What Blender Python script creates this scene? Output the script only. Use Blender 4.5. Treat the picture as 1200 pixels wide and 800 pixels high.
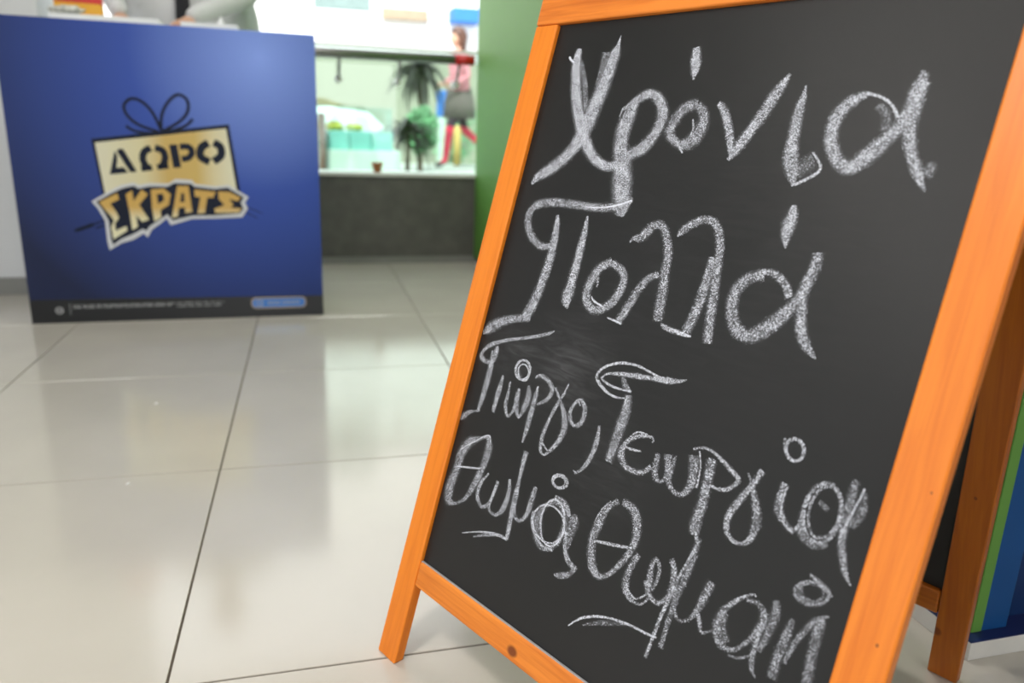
import bpy, bmesh, math, random
from mathutils import Vector, Matrix, noise
for o in list(bpy.data.objects): bpy.data.objects.remove(o)
R = math.radians
scene = bpy.context.scene
col = scene.collection
rnd = random.Random(7)

# ------------------------------------------------------------------ camera
cam_d = bpy.data.cameras.new('camera'); cam = bpy.data.objects.new('camera', cam_d); col.objects.link(cam)
cam_d.sensor_width = 36; cam_d.lens = 36*894.35/1200
FW = Vector((0.25906182, 0.92886555, -0.26475604)); RT = Vector((0.96511856, -0.25969149, 0.03326416)); UP = RT.cross(FW)
cam.matrix_world = Matrix(((RT.x, UP.x, -FW.x, 0), (RT.y, UP.y, -FW.y, 0), (RT.z, UP.z, -FW.z, .70116), (0, 0, 0, 1)))
cam_d.clip_start = .05; cam_d.clip_end = 200
cam_d.dof.use_dof = True; cam_d.dof.focus_distance = .90; cam_d.dof.aperture_fstop = 3.4
scene.camera = cam

# ------------------------------------------------------------------ sky, exposure
world = bpy.data.worlds.new('sky'); scene.world = world; world.use_nodes = True
wn = world.node_tree; bg = wn.nodes['Background']
tc = wn.nodes.new('ShaderNodeTexCoord'); sx = wn.nodes.new('ShaderNodeSeparateXYZ'); cr = wn.nodes.new('ShaderNodeValToRGB')
wn.links.new(tc.outputs['Generated'], sx.inputs[0]); wn.links.new(sx.outputs['Z'], cr.inputs[0]); wn.links.new(cr.outputs[0], bg.inputs[0])
cr.color_ramp.elements[0].color = (1, 1, .98, 1); cr.color_ramp.elements[1].color = (.86, .93, 1, 1)
bg.inputs[1].default_value = 2.45
sun_d = bpy.data.lights.new('sun', 'SUN'); sun_d.energy = 7; sun_d.angle = .03; sun_d.color = (1, .97, .92)
sun = bpy.data.objects.new('sun', sun_d); col.objects.link(sun); sun.rotation_euler = Vector((.25, .75, -1.0)).to_track_quat('-Z', 'Y').to_euler()
vs = scene.view_settings
vs.view_transform = 'Standard'; vs.look = 'None'; vs.gamma = 1; vs.use_curve_mapping = False
vs.exposure = 0.0
# unseen light panels added on the ceiling, positions and power used by make_added_panel below
ADDED_PANELS = [(-1.5, 1.2, 4), (-1.5, -1.2, 4), (.4, -.9, 3), (.35, 2.25, 30)]
ADDED_PENDANT = (-.50, .30, 1.66, 13)   # a lamp added out of view, low at the camera's left, x, y, z, watts

# ------------------------------------------------------------------ helpers
def link(o, parent=None):
    col.objects.link(o)
    if parent: o.parent = parent
    return o
def tag(o, label=None, cat=None, group=None, kind=None):
    for k, v in (('label', label), ('category', cat), ('group', group), ('kind', kind)):
        if v: o[k] = v
    return o
def empty(name, loc=(0, 0, 0), rz=0, label=None, cat=None, group=None):
    o = bpy.data.objects.new(name, None); o.location = loc; o.rotation_euler.z = rz; o.empty_display_size = .05
    link(o); return tag(o, label, cat, group)
def obj(name, bm, mats, parent=None, smooth=False, bevel=0, rot=None, loc=None, seg=2):
    me = bpy.data.meshes.new(name)
    if smooth:
        for f in bm.faces: f.smooth = True
    bm.to_mesh(me); bm.free()
    for m in (mats if isinstance(mats, (list, tuple)) else [mats]): me.materials.append(m)
    o = bpy.data.objects.new(name, me); link(o, parent)
    if rot: o.rotation_euler = rot
    if loc: o.location = loc
    if bevel:
        b = o.modifiers.new('edges', 'BEVEL'); b.width = bevel; b.segments = seg; b.limit_method = 'ANGLE'; b.harden_normals = False
    return o
def box(bm, x0, x1, y0, y1, z0, z1, mi=0):
    vs_ = [bm.verts.new((x, y, z)) for z in (z0, z1) for y in (y0, y1) for x in (x0, x1)]
    for q in ((0, 2, 3, 1), (4, 5, 7, 6), (0, 1, 5, 4), (2, 6, 7, 3), (0, 4, 6, 2), (1, 3, 7, 5)):
        f = bm.faces.new([vs_[i] for i in q]); f.material_index = mi
    return vs_
def bx(*a):
    bm = bmesh.new(); box(bm, *a); return bm
def tube(bm, pts, rad, n=10, cap=True, mi=0):
    pts = [Vector(p) for p in pts]; rad = rad if isinstance(rad, (list, tuple)) else [rad]*len(pts); rings = []
    t0 = (pts[1]-pts[0]).normalized(); a = t0.orthogonal().normalized()
    for i, p in enumerate(pts):
        t = (pts[min(i+1, len(pts)-1)]-pts[max(i-1, 0)]).normalized(); a = (a-t*a.dot(t)).normalized(); b = t.cross(a)
        rings.append([bm.verts.new(p+(a*math.cos(2*math.pi*k/n)+b*math.sin(2*math.pi*k/n))*rad[i]) for k in range(n)])
    for r0, r1 in zip(rings, rings[1:]):
        for k in range(n): f = bm.faces.new((r0[k], r0[(k+1) % n], r1[(k+1) % n], r1[k])); f.material_index = mi
    if cap:
        bm.faces.new(rings[0][::-1]).material_index = mi; bm.faces.new(rings[-1]).material_index = mi
def lathe(bm, prof, n=24, c=(0, 0, 0), mi=0):
    rings = [[bm.verts.new((c[0]+r*math.cos(2*math.pi*k/n), c[1]+r*math.sin(2*math.pi*k/n), c[2]+z)) for k in range(n)] for r, z in prof]
    for r0, r1 in zip(rings, rings[1:]):
        for k in range(n): f = bm.faces.new((r0[k], r0[(k+1) % n], r1[(k+1) % n], r1[k])); f.material_index = mi
    bm.faces.new(rings[0][::-1]).material_index = mi; bm.faces.new(rings[-1]).material_index = mi
def prism(bm, outline, y0, y1, mi=0):          # outline in x,z extruded along y
    a = [bm.verts.new((x, y0, z)) for x, z in outline]; b = [bm.verts.new((x, y1, z)) for x, z in outline]; n = len(a)
    bm.faces.new(a).material_index = mi; bm.faces.new(b[::-1]).material_index = mi
    for i in range(n): bm.faces.new((a[i], b[i], b[(i+1) % n], a[(i+1) % n])).material_index = mi
    bmesh.ops.recalc_face_normals(bm, faces=bm.faces)
def catmull(pts, k=6):
    out = []; n = len(pts)
    for i in range(n-1):
        p0, p1, p2, p3 = pts[max(i-1, 0)], pts[i], pts[i+1], pts[min(i+2, n-1)]
        for j in range(k):
            t = j/k
            out.append(tuple(.5*(2*b+(c-a)*t+(2*a-5*b+4*c-d)*t*t+(3*b-a-3*c+d)*t**3) for a, b, c, d in zip(p0, p1, p2, p3)))
    out.append(tuple(pts[-1])); return out

# ------------------------------------------------------------------ materials
def mat(name, c, rough=.5, metal=0, spec=.5, var=0, vscale=8, bump=0, bscale=200, coat=0, stretch=None, rvar=0):
    m = bpy.data.materials.new(name); m.use_nodes = True; nt = m.node_tree; b = nt.nodes['Principled BSDF']
    b.inputs['Base Color'].default_value = (*c, 1); b.inputs['Roughness'].default_value = rough
    b.inputs['Metallic'].default_value = metal; b.inputs['Specular IOR Level'].default_value = spec; b.inputs['Coat Weight'].default_value = coat
    t = nt.nodes.new('ShaderNodeTexCoord'); mp = nt.nodes.new('ShaderNodeMapping'); nt.links.new(t.outputs['Object'], mp.inputs[0])
    if stretch: mp.inputs['Scale'].default_value = stretch
    if var:
        n = nt.nodes.new('ShaderNodeTexNoise'); n.inputs['Scale'].default_value = vscale; n.inputs['Detail'].default_value = 6
        nt.links.new(mp.outputs[0], n.inputs['Vector'])
        r = nt.nodes.new('ShaderNodeValToRGB'); nt.links.new(n.outputs['Fac'], r.inputs[0])
        r.color_ramp.elements[0].position = .3; r.color_ramp.elements[1].position = .7
        r.color_ramp.elements[0].color = (*[x*(1-var) for x in c], 1); r.color_ramp.elements[1].color = (*[min(1, x*(1+var)) for x in c], 1)
        nt.links.new(r.outputs[0], b.inputs['Base Color'])
        if rvar:
            mr = nt.nodes.new('ShaderNodeMapRange'); nt.links.new(n.outputs['Fac'], mr.inputs[0]); mr.inputs[3].default_value = rough-rvar; mr.inputs[4].default_value = rough+rvar
            nt.links.new(mr.outputs[0], b.inputs['Roughness'])
    if bump:
        n2 = nt.nodes.new('ShaderNodeTexNoise'); n2.inputs['Scale'].default_value = bscale; n2.inputs['Detail'].default_value = 4
        nt.links.new(mp.outputs[0], n2.inputs['Vector'])
        bp = nt.nodes.new('ShaderNodeBump'); bp.inputs['Strength'].default_value = bump; bp.inputs['Distance'].default_value = .002
        nt.links.new(n2.outputs['Fac'], bp.inputs['Height']); nt.links.new(bp.outputs[0], b.inputs['Normal'])
    return m
def wood(name, axis, seed=0, knots=(), light=(.80, .225, .017), dark=(.64, .145, .008)):
    """orange varnished pine; the grain runs along the axis, knots are (x, y, z, radius) in the piece's own space"""
    m = bpy.data.materials.new(name); m.use_nodes = True; nt = m.node_tree; N = nt.nodes.new; Lk = nt.links.new; b = nt.nodes['Principled BSDF']
    t = N('ShaderNodeTexCoord'); mp = N('ShaderNodeMapping'); Lk(t.outputs['Object'], mp.inputs[0])
    sc = [1, 1, 1]; sc['xyz'.index(axis)] = .055; mp.inputs['Scale'].default_value = sc; mp.inputs['Location'].default_value = (seed*3.7, seed*1.3, seed*2.1)
    n = N('ShaderNodeTexNoise'); n.inputs['Scale'].default_value = 170; n.inputs['Detail'].default_value = 5; n.inputs['Distortion'].default_value = .6; Lk(mp.outputs[0], n.inputs['Vector'])
    n1 = N('ShaderNodeTexNoise'); n1.inputs['Scale'].default_value = 45; n1.inputs['Detail'].default_value = 2; Lk(mp.outputs[0], n1.inputs['Vector'])
    ad = N('ShaderNodeMath'); ad.operation = 'ADD'; Lk(n.outputs['Fac'], ad.inputs[0]); Lk(n1.outputs['Fac'], ad.inputs[1])
    hf = N('ShaderNodeMath'); hf.operation = 'MULTIPLY'; hf.inputs[1].default_value = .5; Lk(ad.outputs[0], hf.inputs[0])
    r = N('ShaderNodeValToRGB'); Lk(hf.outputs[0], r.inputs[0]); r.color_ramp.elements[0].position = .30; r.color_ramp.elements[1].position = .58
    r.color_ramp.elements[0].color = (*dark, 1); r.color_ramp.elements[1].color = (*light, 1)
    out = r.outputs[0]
    for kx, ky, kz, kr in knots:
        vm = N('ShaderNodeVectorMath'); vm.operation = 'SUBTRACT'; Lk(t.outputs['Object'], vm.inputs[0]); vm.inputs[1].default_value = (kx, ky, kz)
        ml = N('ShaderNodeVectorMath'); ml.operation = 'MULTIPLY'; Lk(vm.outputs[0], ml.inputs[0]); s2 = [1, 1, 1]; s2['xyz'.index(axis)] = .75; s2[1] = .2; ml.inputs[1].default_value = s2
        ln = N('ShaderNodeVectorMath'); ln.operation = 'LENGTH'; Lk(ml.outputs[0], ln.inputs[0])
        mr = N('ShaderNodeMapRange'); mr.interpolation_type = 'SMOOTHSTEP'; Lk(ln.outputs['Value'], mr.inputs[0]); mr.inputs[1].default_value = kr*.55; mr.inputs[2].default_value = kr*1.25
        mr.inputs[3].default_value = 1; mr.inputs[4].default_value = 0
        mx = N('ShaderNodeMix'); mx.data_type = 'RGBA'; Lk(mr.outputs[0], mx.inputs[0]); Lk(out, mx.inputs[6]); mx.inputs[7].default_value = (.20, .045, .006, 1); out = mx.outputs[2]
    Lk(out, b.inputs['Base Color']); b.inputs['Roughness'].default_value = .38; b.inputs['Specular IOR Level'].default_value = .35
    bp = N('ShaderNodeBump'); bp.inputs['Strength'].default_value = .12; bp.inputs['Distance'].default_value = .0006; Lk(n.outputs['Fac'], bp.inputs['Height']); Lk(bp.outputs[0], b.inputs['Normal'])
    return m
def glass(name, tint, gloss=.06):
    m = bpy.data.materials.new(name); m.use_nodes = True; nt = m.node_tree
    for n in list(nt.nodes):
        if n.type == 'BSDF_PRINCIPLED': nt.nodes.remove(n)
    tr = nt.nodes.new('ShaderNodeBsdfTransparent'); tr.inputs[0].default_value = (*tint, 1); gl = nt.nodes.new('ShaderNodeBsdfGlossy'); gl.inputs['Roughness'].default_value = .03
    mx = nt.nodes.new('ShaderNodeMixShader'); mx.inputs[0].default_value = gloss
    nt.links.new(tr.outputs[0], mx.inputs[1]); nt.links.new(gl.outputs[0], mx.inputs[2]); nt.links.new(mx.outputs[0], nt.nodes['Material Output'].inputs[0])
    return m
def emit(name, c, s):
    m = bpy.data.materials.new(name); m.use_nodes = True; b = m.node_tree.nodes['Principled BSDF']
    b.inputs['Emission Color'].default_value = (*c, 1); b.inputs['Emission Strength'].default_value = s; return m
def chalk_mat():
    """dry chalk: white grains sitting on the tooth of the board, bare board between them"""
    m = bpy.data.materials.new('chalk'); m.use_nodes = True; nt = m.node_tree; N = nt.nodes.new; Lk = nt.links.new
    b = nt.nodes['Principled BSDF']; b.inputs['Base Color'].default_value = (.70, .72, .80, 1); b.inputs['Roughness'].default_value = 1; b.inputs['Specular IOR Level'].default_value = .1
    t = N('ShaderNodeTexCoord'); uv = N('ShaderNodeSeparateXYZ'); Lk(t.outputs['UV'], uv.inputs[0])
    at = N('ShaderNodeAttribute'); at.attribute_name = 'chalk_load'
    n = N('ShaderNodeTexNoise'); n.inputs['Scale'].default_value = 1000; n.inputs['Detail'].default_value = 1.5; n.inputs['Roughness'].default_value = .6; Lk(t.outputs['Object'], n.inputs['Vector'])
    n2 = N('ShaderNodeTexNoise'); n2.inputs['Scale'].default_value = 130; n2.inputs['Detail'].default_value = 3; Lk(t.outputs['Object'], n2.inputs['Vector'])
    def math_(op, a, c=None):
        q = N('ShaderNodeMath'); q.operation = op
        for i, v in enumerate((a, c)):
            if v is None: continue
            if isinstance(v, (int, float)): q.inputs[i].default_value = v
            else: Lk(v, q.inputs[i])
        return q.outputs[0]
    e = math_('ABSOLUTE', math_('SUBTRACT', math_('MULTIPLY', uv.outputs['X'], 2), 1))       # 0 on the stroke's axis, 1 on its edge
    ef = N('ShaderNodeMapRange'); Lk(e, ef.inputs[0]); ef.inputs[1].default_value = .45; ef.inputs[2].default_value = 1.0; ef.inputs[3].default_value = 1; ef.inputs[4].default_value = 0
    d = math_('ADD', at.outputs['Fac'], math_('MULTIPLY', math_('SUBTRACT', n2.outputs['Fac'], .5), .7))
    d = math_('MULTIPLY', d, ef.outputs[0])
    lo = math_('SUBTRACT', .70, math_('MULTIPLY', d, .29))
    a = math_('MAXIMUM', math_('MULTIPLY', math_('SUBTRACT', n.outputs['Fac'], lo), 11), 0)
    a = math_('ADD', a, math_('MULTIPLY', d, .19))
    cl = N('ShaderNodeClamp'); Lk(a, cl.inputs[0]); cl.inputs['Max'].default_value = .95
    tr = N('ShaderNodeBsdfTransparent'); mx = N('ShaderNodeMixShader'); Lk(cl.outputs[0], mx.inputs[0]); Lk(tr.outputs[0], mx.inputs[1]); Lk(b.outputs[0], mx.inputs[2])
    Lk(mx.outputs[0], nt.nodes['Material Output'].inputs[0]); return m
def smudges(m, spots):
    """faint wiped chalk dust left on the board around a few places"""
    nt = m.node_tree; N = nt.nodes.new; Lk = nt.links.new; b = nt.nodes['Principled BSDF']; src = b.inputs['Base Color'].links[0].from_socket; t = N('ShaderNodeTexCoord')
    mp = N('ShaderNodeMapping'); mp.inputs['Rotation'].default_value = (0, .5, 0); mp.inputs['Scale'].default_value = (1, 1, 5); Lk(t.outputs['Object'], mp.inputs[0])
    n = N('ShaderNodeTexNoise'); n.inputs['Scale'].default_value = 22; n.inputs['Detail'].default_value = 7; n.inputs['Distortion'].default_value = 1.2; Lk(mp.outputs[0], n.inputs['Vector'])
    for x, z, rad, amt in spots:
        v = N('ShaderNodeVectorMath'); v.operation = 'DISTANCE'; Lk(t.outputs['Object'], v.inputs[0]); v.inputs[1].default_value = (x, .006, z)
        q = N('ShaderNodeMapRange'); q.interpolation_type = 'SMOOTHSTEP'; Lk(v.outputs['Value'], q.inputs[0]); q.inputs[1].default_value = 0; q.inputs[2].default_value = rad; q.inputs[3].default_value = amt; q.inputs[4].default_value = 0
        p = N('ShaderNodeMath'); p.operation = 'POWER'; p.inputs[1].default_value = 3; Lk(n.outputs['Fac'], p.inputs[0]); k = N('ShaderNodeMath'); k.operation = 'MULTIPLY'; Lk(p.outputs[0], k.inputs[0]); Lk(q.outputs[0], k.inputs[1])
        x_ = N('ShaderNodeMix'); x_.data_type = 'RGBA'; Lk(k.outputs[0], x_.inputs[0]); Lk(src, x_.inputs[6]); x_.inputs[7].default_value = (.6, .6, .64, 1); src = x_.outputs[2]
    Lk(src, b.inputs['Base Color'])
def ramp_mat(name, stops, axis, lo, hi, rough=.35):
    """a printed colour gradient on a flat print, along one axis of the printed piece"""
    m = bpy.data.materials.new(name); m.use_nodes = True; nt = m.node_tree; N = nt.nodes.new; b = nt.nodes['Principled BSDF']; b.inputs['Roughness'].default_value = rough
    t = N('ShaderNodeTexCoord'); s = N('ShaderNodeSeparateXYZ'); nt.links.new(t.outputs['Object'], s.inputs[0])
    mr = N('ShaderNodeMapRange'); nt.links.new(s.outputs[axis], mr.inputs[0]); mr.inputs[1].default_value = lo; mr.inputs[2].default_value = hi
    r = N('ShaderNodeValToRGB'); nt.links.new(mr.outputs[0], r.inputs[0]); nt.links.new(r.outputs[0], b.inputs['Base Color'])
    e = r.color_ramp.elements; e[0].position, e[0].color = stops[0][0], (*stops[0][1], 1); e[1].position, e[1].color = stops[-1][0], (*stops[-1][1], 1)
    for p_, c_ in stops[1:-1]: q = e.new(p_); q.color = (*c_, 1)
    return m
M = dict(
    tile=mat('floor_tile', (.54, .50, .445), .13, var=.05, vscale=3, rvar=.03, spec=.8),
    grout=mat('grout', (.11, .09, .07), .9, var=.2, vscale=60),
    wall=mat('wall_paint', (.62, .63, .65), .8, var=.02), white=mat('white_paint', (.8, .8, .79), .6, var=.02),
    stone=mat('grey_stone', (.105, .10, .092), .5, var=.18, vscale=14, bump=.1), skirt=mat('grey_skirting', (.22, .22, .21), .4, var=.08),
    sill=mat('white_sill', (.8, .8, .78), .35, var=.04), steel=mat('brushed_steel', (.30, .285, .29), .38, .8, var=.1, vscale=60),
    chrome=mat('chrome', (.85, .85, .85), .12, 1, var=.02),
    green=mat('green_laminate', (.115, .29, .045), .55, var=.03, vscale=2), green_edge=mat('green_edge', (.10, .30, .05), .4, var=.04),
    blue_light=mat('blue_panel', (.006, .07, .24), .5, spec=.25, var=.05), blue_dark=mat('dark_blue_panel', (.006, .028, .11), .45, spec=.25, var=.08),
    blue_base=mat('blue_base_top', (.012, .02, .10), .35, var=.06), base_white=mat('white_edge', (.72, .70, .66), .5, var=.06, vscale=20),
    board=mat('blackboard', (.0075, .0071, .0073), .33, var=.22, vscale=5, bump=.25, bscale=1500, spec=.34),
    backboard=mat('blackboard_reverse', (.010, .010, .010), .5, var=.2, vscale=5),
    chalk=chalk_mat(),
    ink=mat('printed_navy_ink', (.009, .013, .03), .45, spec=.2, var=.05), ink_white=mat('printed_white', (.62, .62, .66), .35, var=.02), ink_grey=mat('printed_grey', (.40, .40, .42), .4, var=.1, vscale=300),
    band=mat('printed_black_band', (.010, .011, .014), .3, var=.05), button=mat('printed_blue_button', (.05, .20, .62), .35, var=.04), gold_line=mat('printed_tan_line', (.42, .33, .26), .4, var=.04),
    side=mat('counter_side', (.55, .56, .6), .5, var=.03), paper=mat('paper', (.82, .82, .84), .7, var=.02),
    red=mat('red_print', (.65, .02, .02), .4, var=.05), yellow=mat('yellow_print', (.80, .40, .015), .4, var=.05),
    cling=mat('clear_crumpled_film', (.55, .55, .50), .15, var=.5, vscale=60, bump=.8, bscale=90),
    skin=mat('skin', (.62, .36, .25), .5, var=.06, vscale=20), hair=mat('brown_hair', (.075, .028, .014), .5, var=.35, vscale=60, stretch=(1, 1, .1)), dark_hair=mat('dark_hair', (.02, .015, .01), .5, var=.3, vscale=60),
    shirt=mat('white_shirt_cloth', (.62, .62, .64), .85, var=.05, vscale=9, bump=.4, bscale=25), black_cloth=mat('black_cloth', (.012, .012, .016), .8, var=.1), trousers=mat('dark_trousers', (.03, .035, .05), .8, var=.1),
    pink=mat('pink_knit', (.55, .22, .26), .9, var=.12, vscale=40), skirtc=mat('grey_brown_cloth', (.12, .10, .095), .9, var=.15, vscale=30), boot=mat('red_boot', (.58, .02, .07), .4, var=.06), tights=mat('dark_tights', (.03, .01, .03), .7, var=.1), shoe=mat('grey_shoe', (.08, .08, .08), .5, var=.1),
    eye=mat('eye', (.02, .015, .01), .2, var=.1), lips=mat('lips', (.45, .12, .1), .5, var=.05),
    pave=mat('pavement', (.36, .39, .35), .8, var=.08, vscale=3), road=mat('road', (.30, .31, .31), .9, var=.1, vscale=4),
    facade=mat('cream_render', (.27, .29, .22), .9, var=.05, vscale=.6), facade2=mat('white_render', (.86, .87, .86), .9, var=.03, vscale=.6), winglass=mat('window_glass', (.20, .28, .27), .1, var=.1),
    sign=mat('beige_sign', (.34, .27, .19), .6, var=.1), awn=mat('blue_awning', (.03, .18, .60), .7, var=.05), car=mat('white_car_paint', (.85, .85, .86), .2, coat=.6, var=.01), tyre=mat('tyre', (.02, .02, .02), .8, var=.1),
    leaf=mat('dark_leaf', (.034, .034, .028), .45, var=.3, vscale=20), leaf2=mat('green_leaf', (.10, .27, .12), .5, var=.35, vscale=12), bark=mat('bark', (.10, .07, .05), .9, var=.3), pot=mat('terracotta', (.38, .15, .05), .7, var=.15, vscale=30),
    turq=mat('turquoise_panel', (.16, .44, .38), .4, var=.1, vscale=6), turq_pale=mat('pale_green_plinth', (.42, .56, .48), .5, var=.04), gold_goods=mat('yellow_goods', (.85, .58, .10), .6, var=.2, vscale=14), olive=mat('olive_cover', (.17, .16, .04), .7, var=.2),
    pane=glass('pale_green_glass', (.88, .96, .93)), case=glass('display_glass', (.84, .95, .92), .1), blue_post=mat('blue_post', (.03, .14, .45), .5, var=.05), yellow_post=mat('pale_yellow_post', (.55, .40, .12), .6, var=.05),
    reflected_red=mat('red_reflection', (.6, .02, .02), .3, var=.04), added_lampw=emit('added_lamp_diffuser', (1, .97, .93), 6),
)
smudges(M['board'], [(.20, .465, .09, .22), (.11, .46, .06, .18), (.29, .36, .10, .08), (.33, .60, .3, .03)])
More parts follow.
